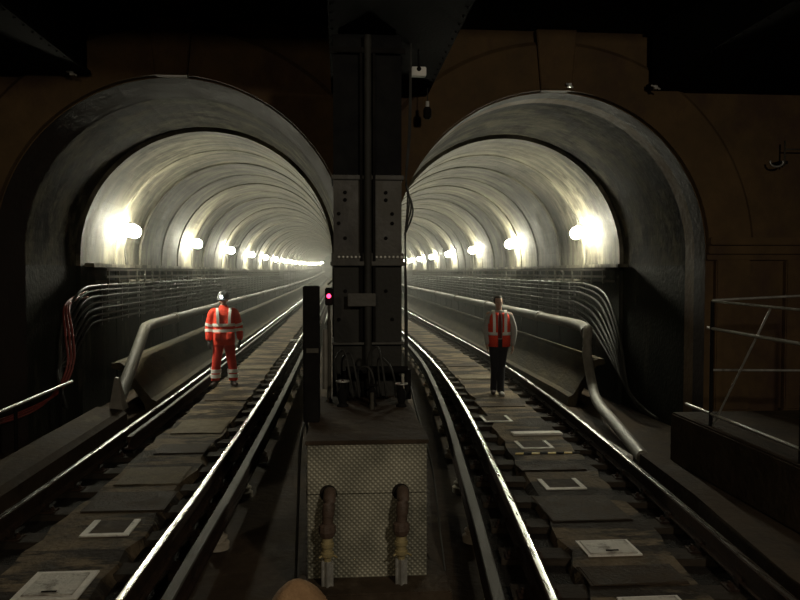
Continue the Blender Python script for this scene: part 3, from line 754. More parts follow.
# clutter on the box: valves, cable loops
bm = BM()
tube(bm, [(0.05, 6.95, BZ + 0.27), (0.62, 6.95, BZ + 0.27)], 0.035, 12)
for x in (0.05, 0.3, 0.62): tube(bm, [(x, 6.95, BZ), (x, 6.95, BZ + 0.27)], 0.032, 12)
tag(obj('pipe_manifold', bm, M['dark'], smooth=True, angle=50), 'low black pipe manifold at the foot of the column', 'pipe manifold')
for i, (x, y, sc) in enumerate(((0.02, 6.6, 1.0), (0.53, 6.55, 0.9), (0.28, 6.62, 0.8))):
    v = empty('valve', (x, y, BZ)); tag(v, 'dark valve with handwheel on top of the box, %s' % ('nearest the cabinet', 'at its right edge', 'in the middle')[i], 'valve', 'valves on the box')
    bm = BM(); lathe(bm, [(0.05 * sc, 0.0), (0.05 * sc, 0.015), (0.03 * sc, 0.03), (0.045 * sc, 0.08), (0.045 * sc, 0.13), (0.02 * sc, 0.16), (0.01, 0.2 * sc + 0.03)], n=14); obj('body', bm, M['dark'], v, smooth=True, angle=40)
    bm = BM()
    ringp = [(0.055 * sc * math.cos(k * PI / 8), 0.055 * sc * math.sin(k * PI / 8), 0.2 * sc + 0.02) for k in range(17)]
    tube(bm, ringp, 0.007, 6, caps=False)
    for k in range(4):
        a = k * PI / 2; tube(bm, [(0, 0, 0.2 * sc + 0.02), (0.055 * sc * math.cos(a), 0.055 * sc * math.sin(a), 0.2 * sc + 0.02)], 0.005, 6)
    obj('handwheel', bm, M['galv'] if i < 2 else M['dark'], v, smooth=True)
for i in range(5):
    rr = random.Random(20 + i)
    x0 = -0.04 + 0.1 * i + rr.uniform(-.03, .03)
    pts = [(x0, 7.0, BZ + 0.02), (x0 - 0.03, 6.85, BZ + 0.25 + rr.uniform(0, .15)), (x0 + 0.05, 6.75, BZ + 0.42 + rr.uniform(-.1, .1)), (x0 + 0.1, 6.72, BZ + 0.25), (x0 + 0.13, 6.8, BZ + 0.04)]
    bm = BM(); tube(bm, smooth_path(pts, 5), 0.011, 6)
    tag(obj('cable_loop', bm, M['cable'], smooth=True), 'black cable looping up from the box lid at the foot of the column', 'cable', 'cable loops on the box')
bm = BM(); tube(bm, [(0.27, 6.45, BZ), (0.27, 6.45, BZ + 0.05), (0.27, 6.45, BZ + 0.14)], [0.022, 0.018, 0.018], 10)
tag(obj('stub_pipe', bm, M['pipe']), 'short grey stub pipe upright on the box lid', 'pipe')
# small cable along right edge of box lid
bm = BM(); tube(bm, smooth_path([(0.66, 7.4, 1.25), (0.65, 7.0, 1.14), (0.64, 6.2, 1.0), (0.68, 5.6, 0.75), (0.72, 5.4, 0.3), (0.74, 5.3, 0.07)], 6), 0.008, 6)
tag(obj('cable', bm, M['cable_grey']), 'thin grey cable running down the right side of the chequered box', 'cable')
bm = BM(); tube(bm, smooth_path([(-0.30, 6.9, 0.1), (-0.29, 6.8, 0.7), (-0.285, 6.2, 0.98), (-0.30, 5.7, 0.9), (-0.31, 5.55, 0.5), (-0.33, 5.5, -0.08)], 6), 0.012, 6)
tag(obj('cable', bm, M['cable_grey']), 'thin grey cable hanging down the left side of the chequered box', 'cable')

# ------------------------------------------------------------------ things in the track beds
def frame_u(name, x, y, w, d, bar, label, closed=False, cover=False, rz=0, mat='white_paint', z=0.001):
    r = empty(name, (x, y, z), rz); tag(r, label, 'pit cover' if cover else 'pit frame')
    bm = BM()
    bx(bm, -w / 2, w / 2, -d / 2, -d / 2 + bar, 0, 0.012)
    bx(bm, -w / 2, -w / 2 + bar, -d / 2 + bar, d / 2, 0, 0.012)
    bx(bm, w / 2 - bar, w / 2, -d / 2 + bar, d / 2, 0, 0.012)
    if closed: bx(bm, -w / 2 + bar, w / 2 - bar, d / 2 - bar, d / 2, 0, 0.012)
    obj('frame', bm, M[mat], r)
    if cover:
        bm = BM(); bx(bm, -w / 2 + bar, w / 2 - bar, -d / 2 + bar, d / 2 - bar, 0, 0.02, bev=0.004)
        obj('cover_plate', bm, M['cover'], r)
        bm = BM(); bx(bm, -0.05, 0.05, -d / 2 + bar + 0.04, -d / 2 + bar + 0.055, 0.02, 0.026); obj('lifting_slot', bm, M['dark'], r)
    else:
        bm = BM(); bx(bm, -w / 2 + bar, w / 2 - bar, -d / 2 + bar, d / 2 - (bar if closed else 0), -0.0, 0.004)
        obj('pit_lid', bm, M['floor'], r)
    return r
frame_u('pit_cover', -1.985, 5.42, 0.44, 0.48, 0.05, 'pale square pit cover in the left track, nearest the viewer', closed=True, cover=True)
frame_u('drain_pit', -1.965, 6.62, 0.40, 0.41, 0.055, 'white U-shaped pit frame in the left track behind the pale cover')
frame_u('pit_cover', 2.12, 5.82, 0.43, 0.33, 0.025, 'white square pit cover in the right track', closed=True, cover=True)
frame_u('pit_cover', 2.06, 4.74, 0.42, 0.34, 0.025, 'white pit cover cut by the bottom edge in the right track', closed=True, cover=True)
frame_u('drain_pit', 2.28, 7.64, 0.42, 0.38, 0.05, 'white U-shaped pit frame in the right track')
frame_u('drain_pit', 2.45, 9.42, 0.42, 0.42, 0.045, 'worn pit frame in the right track, just past the yellow stripe')
frame_u('drain_pit', 2.32, 11.15, 0.42, 0.45, 0.04, 'furthest worn pit frame, in front of the man in the vest')
bm = BM(); bx(bm, -0.34, 0.34, -0.08, 0.08, 0, 0.03, bev=0.006); o = obj('cross_board', bm, M['white_paint']); o.location = (2.65, 10.05, 0.002); tag(o, 'pale board lying across the right track bed', 'board')
r = empty('hazard_strip', (2.5, 8.98, 0.001)); tag(r, 'worn yellow and black striped strip across the right track', 'hazard strip')
for k in range(8):
    bm = BM(); q = [(-0.4 + k * 0.1, -0.035), (-0.3 + k * 0.1, -0.035), (-0.28 + k * 0.1, 0.035), (-0.38 + k * 0.1, 0.035)]
    a = [bm.verts.new((x, y, 0.0)) for x, y in q]; b_ = [bm.verts.new((x, y, 0.008)) for x, y in q]
    bm.faces.new(a); bm.faces.new(b_)
    for j in range(4): bm.faces.new((a[j], a[(j + 1) % 4], b_[(j + 1) % 4], b_[j]))
    obj('stripe', bm, M['yellow'] if k % 2 == 0 else M['dark'], r)
bm = BM()
bx(bm, 3.2, 3.42, 8.6, 9.4, -0.1, 0.05, bev=0.005)
tag(obj('ground_slab', bm, M['cover']), 'pale slab on the ground between the right track and the downpipe', 'slab')
def slab(x, y, w, d, mat, label, z=0.0):
    bm = BM(); bx(bm, -w / 2, w / 2, -d / 2, d / 2, 0, 0.014, bev=0.004)
    rr = random.Random(int(y * 100))
    for v in bm.verts: v.co.x += rr.uniform(-.012, .012); v.co.y += rr.uniform(-.012, .012)
    o = obj('floor_slab', bm, M[mat]); o.location = (x, y, z); tag(o, label, 'slab')
M['patch'] = noisy('pale_patch_concrete', (0.10, 0.085, 0.056), (0.22, 0.185, 0.13), (6, 6, 6), (0.8, 1.0), bump=0.5, spec=0.12)
M['dpatch'] = noisy('dark_patch_concrete', (0.025, 0.018, 0.012), (0.06, 0.043, 0.028), (6, 6, 6), (0.7, 1.0), bump=0.5, spec=0.15)
slab(-2.0, 8.3, 0.66, 0.70, 'patch', 'pale rough concrete slab in the left track, just past the dark slab')
slab(-2.0, 7.38, 0.74, 0.62, 'dpatch', 'dark oily slab in the left track behind the U-shaped pit frame')
slab(-1.95, 9.55, 0.60, 0.5, 'dpatch', 'dark slab in the left track between two pale slabs')
slab(-1.96, 10.9, 0.68, 0.9, 'patch', 'pale slab in the left track nearer the worker in orange')
slab(-1.95, 13.2, 0.70, 0.22, 'dpatch', 'narrow dark slab in the left track at the feet of the worker')
slab(-1.95, 17.6, 0.70, 0.5, 'patch', 'pale slab in the left track beyond the worker in orange')
slab(2.36, 8.3, 0.72, 0.26, 'dpatch', 'dark strip slab in the right track behind the U-shaped pit frame')
slab(2.22, 6.85, 0.72, 0.75, 'dpatch', 'large dark oily slab in the right track between two pit covers')
slab(2.10, 5.28, 0.7, 0.34, 'dpatch', 'dark slab in the right track between the two nearest pit covers')
slab(2.64, 12.3, 0.74, 0.3, 'dpatch', 'dark slab in the right track before the feet of the man in the vest')
slab(2.84, 15.6, 0.72, 0.5, 'patch', 'pale slab in the right track behind the man in the vest')
slab(2.86, 17.6, 0.72, 0.35, 'dpatch', 'dark slab in the right track far behind the man in the vest')
# tan rounded thing at the bottom edge, not identified
bm = BM(); bmesh.ops.create_uvsphere(bm, u_segments=32, v_segments=16, radius=1.0)
for v in bm.verts:
    n_ = 1 + 0.05 * math.sin(5 * v.co.x + 2) * math.cos(4 * v.co.y)
    v.co = Vector((v.co.x * 0.20 * n_, v.co.y * 0.16 * n_, v.co.z * 0.24 * n_))
sb = obj('tan_hump', bm, M['tan'], smooth=True); sb.location = (-0.26, 4.62, 0.07)
tag(sb, 'rounded tan hump at the bottom edge, left of the chequered box', 'sack')
# steel strap by left signal: white triangular bracket across left track far
bm = BM(); tube(bm, [(-1.55, 24.0, 0.06), (-0.75, 24.0, 0.06)], 0.03, 8)
tag(obj('bonding_bar', bm, M['galv']), 'pale bar lying across the left track far ahead', 'bar')

# ------------------------------------------------------------------ railings
rl = empty('guard_railing', (4.08, 7.6, 0.5)); tag(rl, 'galvanised tube guard railing on the right walkway', 'railing')
def rt_(name, pts, r=0.018, m='galv', parent=rl, org=(4.08, 7.6, 0.5)):
    bm = BM(); tube(bm, [Vector(p) - Vector(org) for p in pts], r, 10); return obj(name, bm, M[m], parent, smooth=True, angle=50)
rt_('top_rail', [(4.08, 6.2, 1.86), (4.08, 8.05, 1.88)], 0.014)
rt_('end_rail', [(4.08, 8.05, 1.89), (5.4, 8.05, 1.95)], 0.014)
rt_('middle_rail', [(4.08, 6.4, 1.56), (4.08, 8.15, 1.58)])
rt_('bottom_rail', [(4.08, 6.0, 0.62), (4.08, 8.65, 0.64)])
rt_('brace', [(4.08, 6.92, 1.85), (4.08, 8.0, 0.51)], 0.011)
rt_('end_rail', [(4.08, 8.05, 1.12), (5.4, 8.05, 1.10)], 0.014)
for p in ((4.08, 8.05), (4.08, 6.4), (5.38, 8.05)): rt_('post', [(p[0], p[1], 0.5), (p[0], p[1], 1.88)], 0.02, 'dark')
hr = empty('hand_railing', (-3.7, 9.0, 0)); tag(hr, 'low tube handrail on the left beside the kerb', 'railing')
o3 = (-3.7, 9.0, 0)
rt_('rail', [(-3.72, 3.0, 0.64), (-3.72, 10.85, 0.68)], 0.02, 'galv', hr, o3)
for y in (3.4, 5.4, 7.4, 9.0, 10.4): rt_('post', [(-3.72, y, -0.1), (-3.72, y, 0.66)], 0.02, 'dark', hr, o3)

# ------------------------------------------------------------------ ceiling fittings
j = empty('junction_box', (0.985, 9.6, 4.45)); tag(j, 'white junction box with dark round opening under the ceiling girder', 'junction box')
j.location = (0.80, 7.7, 4.22)
bm = BM(); bx(bm, -0.075, 0.075, 0, 0.09, -0.04, 0.05, bev=0.008); obj('body', bm, M['boxwhite'], j)
bm = BM(); lathe(bm, [(0.024, 0.0), (0.024, -0.006)], (0, 0, 0.026), axis='y', n=16); obj('opening', bm, M['dark'], j)
bm = BM(); tube(bm, [(0, 0.05, 0.05), (0, 0.05, 0.23)], 0.012, 8); obj('drop_rod', bm, M['dark'], j)
h = empty('hanging_lampholder', (1.07, 9.3, 4.45)); tag(h, 'small unlit black lampholder hanging on a flex below the ceiling girder', 'lampholder')
bm = BM(); tube(bm, [(0, 0, 0), (0, 0, -0.18)], 0.006, 6); obj('flex', bm, M['cable'], h)
bm = BM(); tube(bm, [(0, 0, -0.17), (0, 0, -0.24)], 0.022, 10); obj('collar', bm, M['boxwhite'], h)
bm = BM(); lathe(bm, [(0.03, -0.24), (0.05, -0.27), (0.05, -0.36), (0.035, -0.38)], n=14); obj('holder', bm, M['ceil'], h, smooth=True, angle=40)
for i, (x, y, z, sz) in enumerate(((-3.22, 9.55, 4.60, 0.06), (4.02, 9.5, 4.56, 0.06), (2.95, 9.66, 4.60, 0.045))):
    bm = BM()
    tube(bm, [(-sz, 0, 0.02), (0, -0.01, -0.0), (sz, 0, -0.03)], 0.012, 8); bx(bm, -0.02, 0.02, -0.02, 0.02, -0.03, 0.02)
    o = obj('cable_clip', bm, M['galv']); o.location = (x, y, z)
    tag(o, ('shiny clip under the upper left girder', 'shiny clip under the upper right girder', 'shiny clip on the keystone of the right arch')[i], 'clip')
# ring fitting on the right wall
rf = empty('wall_fitting', (5.75, 9.72, 3.65)); tag(rf, 'curled pipe bracket on the dark wall right of the right arch', 'bracket')
bm = BM(); tube(bm, [(0.09 * math.cos(a) , -0.05, 0.06 * math.sin(a)) for a in [PI * 0.1 - k * PI * 1.2 / 12 for k in range(13)]], 0.014, 8); obj('ring', bm, M['galv'], rf, smooth=True)
bm = BM(); tube(bm, [(0.11, -0.05, -0.05), (0.11, -0.05, 0.28)], 0.012, 8); tube(bm, [(0.11, -0.05, 0.17), (0.4, -0.05, 0.17)], 0.010, 8); obj('stem', bm, M['pipe'], rf, smooth=True)
bm = BM(); bx(bm, 0.06, 0.16, -0.045, 0.18, -0.02, 0.02); obj('arm', bm, M['dark'], rf)
# green sign at far left
bm = BM(); bx(bm, -0.07, 0.03, -0.03, 0.0, -0.1, 0.1, bev=0.005)
o = obj('green_indicator', bm, [M['green']]); o.location = (-4.35, 9.78, 2.83); tag(o, 'tiny green lit indicator on the portal wall at the left edge', 'indicator')

# ------------------------------------------------------------------ people
def ellring(c, rx_, ry_, rz=0, n=20, tilt=0):
    out = []
    for k in range(n):
        a = 2 * PI * k / n
        # superellipse for a fuller torso
        ca, sa = math.cos(a), math.sin(a)
        x = rx_ * math.copysign(abs(ca) ** 0.85, ca); y = ry_ * math.copysign(abs(sa) ** 0.85, sa)
        xr_ = x * math.cos(rz) - y * math.sin(rz); yr_ = x * math.sin(rz) + y * math.cos(rz)
        out.append(Vector((c[0] + xr_, c[1] + yr_, c[2] + tilt * xr_)))
    return out
def loft(bm, secs, n=20, mi=0):
    rs = [[bm.verts.new(p) for p in ellring(*s, n=n)] for s in secs]
    for i in range(len(rs) - 1):
        for k in range(n): bm.faces.new((rs[i][k], rs[i][(k + 1) % n], rs[i + 1][(k + 1) % n], rs[i + 1][k])).material_index = mi
    bm.faces.new(rs[0]); bm.faces.new(rs[-1])
def limb(bm, pts, rs, n=12):
    P = smooth_path(pts, 4); R = []
    m = len(pts)
    for i in range(len(P)):
        t = i / 4; a = min(int(t), m - 1); b2 = min(a + 1, m - 1); R.append(rs[a] + (rs[b2] - rs[a]) * (t - a))
    tube(bm, P, R, n)
    for p, r_ in ((P[0], R[0]), (P[-1], R[-1])): bmesh.ops.create_uvsphere(bm, u_segments=n, v_segments=8, radius=r_, matrix=Matrix.Translation(p))
def remesh(o, vox, sm=4):
    m = o.modifiers.new('remesh', 'REMESH'); m.mode = 'VOXEL'; m.voxel_size = vox; m.use_smooth_shade = True
    s_ = o.modifiers.new('smooth', 'SMOOTH'); s_.factor = 0.5; s_.iterations = sm
    return o
def ball(bm, c, r, s=(1, 1, 1), rot=None):
    mt = Matrix.Translation(c) @ (rot or Matrix.Identity(4)) @ Matrix.Diagonal((*s, 1))
    bmesh.ops.create_uvsphere(bm, u_segments=18, v_segments=12, radius=r, matrix=mt)
def hand(bm, wrist, side, yaw=0):
    """relaxed hand hanging down from the wrist; side -1/+1, palm towards the thigh"""
    w = Vector(wrist)
    loft(bm, [((w.x, w.y, w.z + 0.02), 0.024, 0.030), ((w.x, w.y, w.z - 0.02), 0.020, 0.036), ((w.x, w.y - 0.003, w.z - 0.06), 0.018, 0.043), ((w.x, w.y - 0.005, w.z - 0.095), 0.016, 0.041)], n=12)
    for k, (oy, ln) in enumerate(((-0.033, 0.070), (-0.011, 0.080), (0.011, 0.074), (0.031, 0.058))):
        b0 = w + Vector((0, oy - 0.004, -0.085))
        limb(bm, [b0, b0 + Vector((-side * 0.006, oy * 0.15, -ln * 0.5)), b0 + Vector((-side * 0.022, oy * 0.2, -ln * 0.82)), b0 + Vector((-side * 0.036, oy * 0.2, -ln))], [0.0105, 0.0098, 0.009, 0.008], 8)
    t0 = w + Vector((-side * 0.004, -0.028, -0.03))
    limb(bm, [t0, t0 + Vector((-side * 0.012, -0.026, -0.030)), t0 + Vector((-side * 0.022, -0.034, -0.062))], [0.013, 0.011, 0.0095], 8)
def head(bm, c, yaw=0, nod=0):
    """skull, jaw, nose, ears; c = centre of the head"""
    R_ = Matrix.Rotation(yaw, 4, 'Z') @ Matrix.Rotation(nod, 4, 'X')
    T = Matrix.Translation(c) @ R_
    def B_(p, r_, s): bmesh.ops.create_uvsphere(bm, u_segments=18, v_segments=12, radius=r_, matrix=T @ Matrix.Translation(p) @ Matrix.Diagonal((*s, 1)))
    B_((0, 0.012, 0.03), 0.088, (0.88, 1.08, 1.0))
    B_((0, -0.018, -0.035), 0.066, (0.88, 1.0, 1.12))
    B_((0, -0.05, -0.085), 0.028, (1.15, 0.9, 0.8))
    B_((0, -0.092, -0.012), 0.015, (0.75, 1.0, 1.6)); B_((0, -0.100, -0.028), 0.013, (1.1, 0.9, 0.7))
    B_((0, -0.082, -0.058), 0.014, (1.7, 0.6, 0.5))
    B_((0, -0.078, 0.022), 0.02, (2.6, 0.6, 0.5))
    for s in (-1, 1):
        B_((s * 0.080, 0.012, -0.005), 0.020, (0.35, 0.8, 1.5))
        B_((s * 0.042, -0.06, -0.02), 0.022, (1, 0.7, 0.9))
    return T

def person_left():
    # worker in full orange hi-vis suit, helmet with head torch; faces -Y
    P = empty('person', (-2.23, 14.8, 0.0), math.radians(8))
    tag(P, 'person in orange high-visibility suit and helmet with lit torch standing on the left track', 'person')
    HN = (0, -0.01, 1.665)
    hips = {-1: (-0.09, 0, 0.92), 1: (0.09, 0, 0.92)}
    knee = {-1: (-0.135, -0.02, 0.50), 1: (0.14, -0.02, 0.50)}
    ank = {-1: (-0.165, 0.02, 0.10), 1: (0.175, 0.0, 0.10)}
    sh = {-1: (-0.20, 0, 1.45), 1: (0.20, 0, 1.45)}
    el = {-1: (-0.275, 0.02, 1.17), 1: (0.285, 0.02, 1.17)}
    wr = {-1: (-0.285, -0.04, 0.90), 1: (0.305, -0.04, 0.91)}
    bm = BM()
    loft(bm, [((0, 0, 0.86), 0.15, 0.10), ((0, 0, 0.95), 0.165, 0.11), ((0, 0, 1.12), 0.14, 0.095), ((0, 0, 1.32), 0.165, 0.11), ((0, 0, 1.43), 0.16, 0.10), ((0, 0, 1.50), 0.08, 0.07)])
    limb(bm, [(0, 0, 1.46), (0, -0.005, 1.60)], [0.058, 0.055])
    T = head(bm, HN, math.radians(-14), math.radians(14))
    for s in (-1, 1):
        limb(bm, [hips[s], knee[s], ank[s]], [0.085, 0.058, 0.04])
        limb(bm, [sh[s], el[s], wr[s]], [0.055, 0.042, 0.028])
        limb(bm, [(ank[s][0], ank[s][1] + 0.03, 0.055), (ank[s][0] + s * 0.03, ank[s][1] - 0.14, 0.045)], [0.042, 0.036])
        hand(bm, wr[s], s)
    remesh(obj('body', bm, M['skin'], P), 0.009, 3)
    # trousers
    bm = BM()
    loft(bm, [((0, 0.0, 0.80), 0.165, 0.125), ((0, 0, 0.90), 0.185, 0.14), ((0, 0, 1.02), 0.17, 0.125)])
    for s in (-1, 1):
        x0 = s * 0.095
        loft(bm, [((ank[s][0], ank[s][1], 0.11), 0.088, 0.095), ((ank[s][0] - s * 0.004, 0.01, 0.17), 0.082, 0.09), ((ank[s][0] - s * 0.01, 0.0, 0.32), 0.086, 0.092), ((knee[s][0], -0.015, 0.50), 0.088, 0.096), ((knee[s][0] - s * 0.025, 0, 0.70), 0.098, 0.108), ((x0, 0, 0.90), 0.105, 0.12)], n=16)
    tr = remesh(obj('trousers', bm, M['hivis2'], P), 0.013, 3)
    for s in (-1, 1):
        for z in (0.30, 0.205):
            f = (0.50 - z) / 0.40
            cx_ = knee[s][0] + (ank[s][0] - knee[s][0]) * f
            bm = BM(); loft(bm, [((cx_, 0.003, z - 0.034), 0.097, 0.104), ((cx_, 0.003, z + 0.034), 0.099, 0.107)], n=20)
            o = obj('reflective_band', bm, M['reflect'], tr, smooth=True, angle=50)
    # jacket
    bm = BM()
    loft(bm, [((0, 0, 0.80), 0.205, 0.155), ((0, 0, 0.90), 0.215, 0.165), ((0, 0, 1.06), 0.20, 0.155), ((0, 0, 1.25), 0.205, 0.155), ((0, 0, 1.38), 0.205, 0.15), ((0, 0, 1.47), 0.165, 0.125), ((0, 0, 1.52), 0.09, 0.09)])
    ball(bm, (0, 0.0, 1.53), 0.085, (1, 0.95, 0.6))
    for s in (-1, 1):
        limb(bm, [(s * 0.165, 0, 1.44), (s * 0.215, 0, 1.40), el[s], (wr[s][0], wr[s][1], wr[s][2] + 0.03)], [0.075, 0.082, 0.072, 0.058], 14)
        bx(bm, *sorted((s * 0.06, s * 0.17)), -0.185, -0.12, 0.92, 1.05, bev=0.01)
    jk = remesh(obj('jacket', bm, M['hivis'], P), 0.012, 4)
    for z in (1.19, 1.08):
        bm = BM(); loft(bm, [((0, 0, z - 0.027), 0.213, 0.166), ((0, 0, z + 0.027), 0.213, 0.166)], n=36); obj('reflective_band', bm, M['reflect'], jk, smooth=True, angle=50)
        for s in (-1, 1):
            a = Vector(sh[s]); b_ = Vector(el[s]); w_ = Vector(wr[s])
            if z > 1.17: p = a.lerp(b_, (1.45 - z) / (1.45 - 1.17))
            else: p = b_.lerp(w_, (1.17 - z) / 0.26)
            d_ = (b_ - a).normalized() if z > 1.17 else (w_ - b_).normalized()
            bm = BM(); tube(bm, [p - d_ * 0.027, p + d_ * 0.027], 0.079 if z > 1.17 else 0.075, 20); obj('reflective_band', bm, M['reflect'], jk, smooth=True, angle=50)
    for s in (-1, 1): # vertical braces over the shoulders
        bm = BM()
        pts = [(s * 0.105, -0.163, 1.22), (s * 0.108, -0.160, 1.32), (s * 0.115, -0.145, 1.41), (s * 0.12, -0.10, 1.475), (s * 0.12, 0.0, 1.50), (s * 0.12, 0.10, 1.47), (s * 0.11, 0.155, 1.38), (s * 0.105, 0.168, 1.2)]
        pr_ = None
        for p in smooth_path(pts, 3):
            c_ = Vector((0, 0, 1.3)); nrm = (p - Vector((p.x, 0, 1.3))).normalized()
            row = [bm.verts.new(p + Vector((dx_, 0, 0)) + nrm * h_) for dx_, h_ in ((-0.025, -0.012), (0.025, -0.012), (0.025, 0.014), (-0.025, 0.014))]
            if pr_:
                for k in range(4): bm.faces.new((pr_[k], pr_[(k + 1) % 4], row[(k + 1) % 4], row[k]))
            else: bm.faces.new(row)
            pr_ = row
        bm.faces.new(pr_)
        obj('reflective_brace', bm, M['reflect'], jk)
    for s in (-1, 1):
        bm = BM(); hand(bm, wr[s], s); o = remesh(obj('glove', bm, M['glove'], P), 0.006, 2)
        d_ = o.modifiers.new('thick', 'DISPLACE'); d_.strength = 0.006; d_.mid_level = 0
        bm = BM()
        ax, ay = ank[s][0], ank[s][1]
        ang = s * 0.35
        def bp(f, z, w_, l_): return ((ax + math.sin(ang) * f, ay - math.cos(ang) * f, z), w_, l_, ang * -1)
        loft(bm, [bp(0, 0.19, 0.058, 0.062), bp(0, 0.12, 0.055, 0.062), bp(0.01, 0.08, 0.055, 0.08)], n=16)
        limb(bm, [(ax - math.sin(ang) * 0.03, ay + 0.035, 0.055), (ax + math.sin(ang) * 0.06, ay - 0.07, 0.055), (ax + math.sin(ang) * 0.14, ay - 0.155, 0.048)], [0.052, 0.054, 0.046], 12)
        for v in bm.verts: v.co.z = max(v.co.z, 0.004)
        remesh(obj('boot', bm, M['boot'], P), 0.010, 2)
    # helmet
    H = Matrix.Translation((0, 0.012, 0.045))
    bm = BM()
    prof = [(0.112, 0.0), (0.113, 0.03), (0.108, 0.06), (0.092, 0.09), (0.062, 0.113), (0.025, 0.124)]
    lathe(bm, prof, n=28)
    lathe(bm, [(0.112, -0.004), (0.128, -0.006), (0.126, 0.004), (0.112, 0.01)], n=28)
    bx(bm, -0.07, 0.07, -0.155, -0.09, -0.006, 0.004, bev=0.003)
    bx(bm, -0.014, 0.014, -0.09, 0.09, 0.09, 0.132, bev=0.01)
    for v in bm.verts: v.co = T @ H @ Vector((v.co.x * 0.96, v.co.y * 1.1, v.co.z))
    hm = obj('helmet', bm, M['helmet'], P, smooth=True, angle=45)
    bm = BM(); lathe(bm, [(0.026, 0.0), (0.028, -0.03), (0.024, -0.034)], (0.0, -0.118, 0.055), axis='y', n=16)
    for v in bm.verts: v.co = T @ H @ v.co
    ht = obj('head_torch', bm, M['lampbody'], hm)
    bm = BM(); lathe(bm, [(0.024, -0.034), (0.016, -0.042)], (0.0, -0.118, 0.055), axis='y', n=16)
    for v in bm.verts: v.co = T @ H @ v.co
    obj('lens', bm, M['headlamp'], ht)
    for s in (-1, 1):
        bm = BM(); bmesh.ops.create_uvsphere(bm, u_segments=10, v_segments=6, radius=0.011, matrix=T @ Matrix.Translation((s * 0.031, -0.074, 0.006)))
        obj('eye', bm, M['eye'], P, smooth=True)
    return P
person_left()

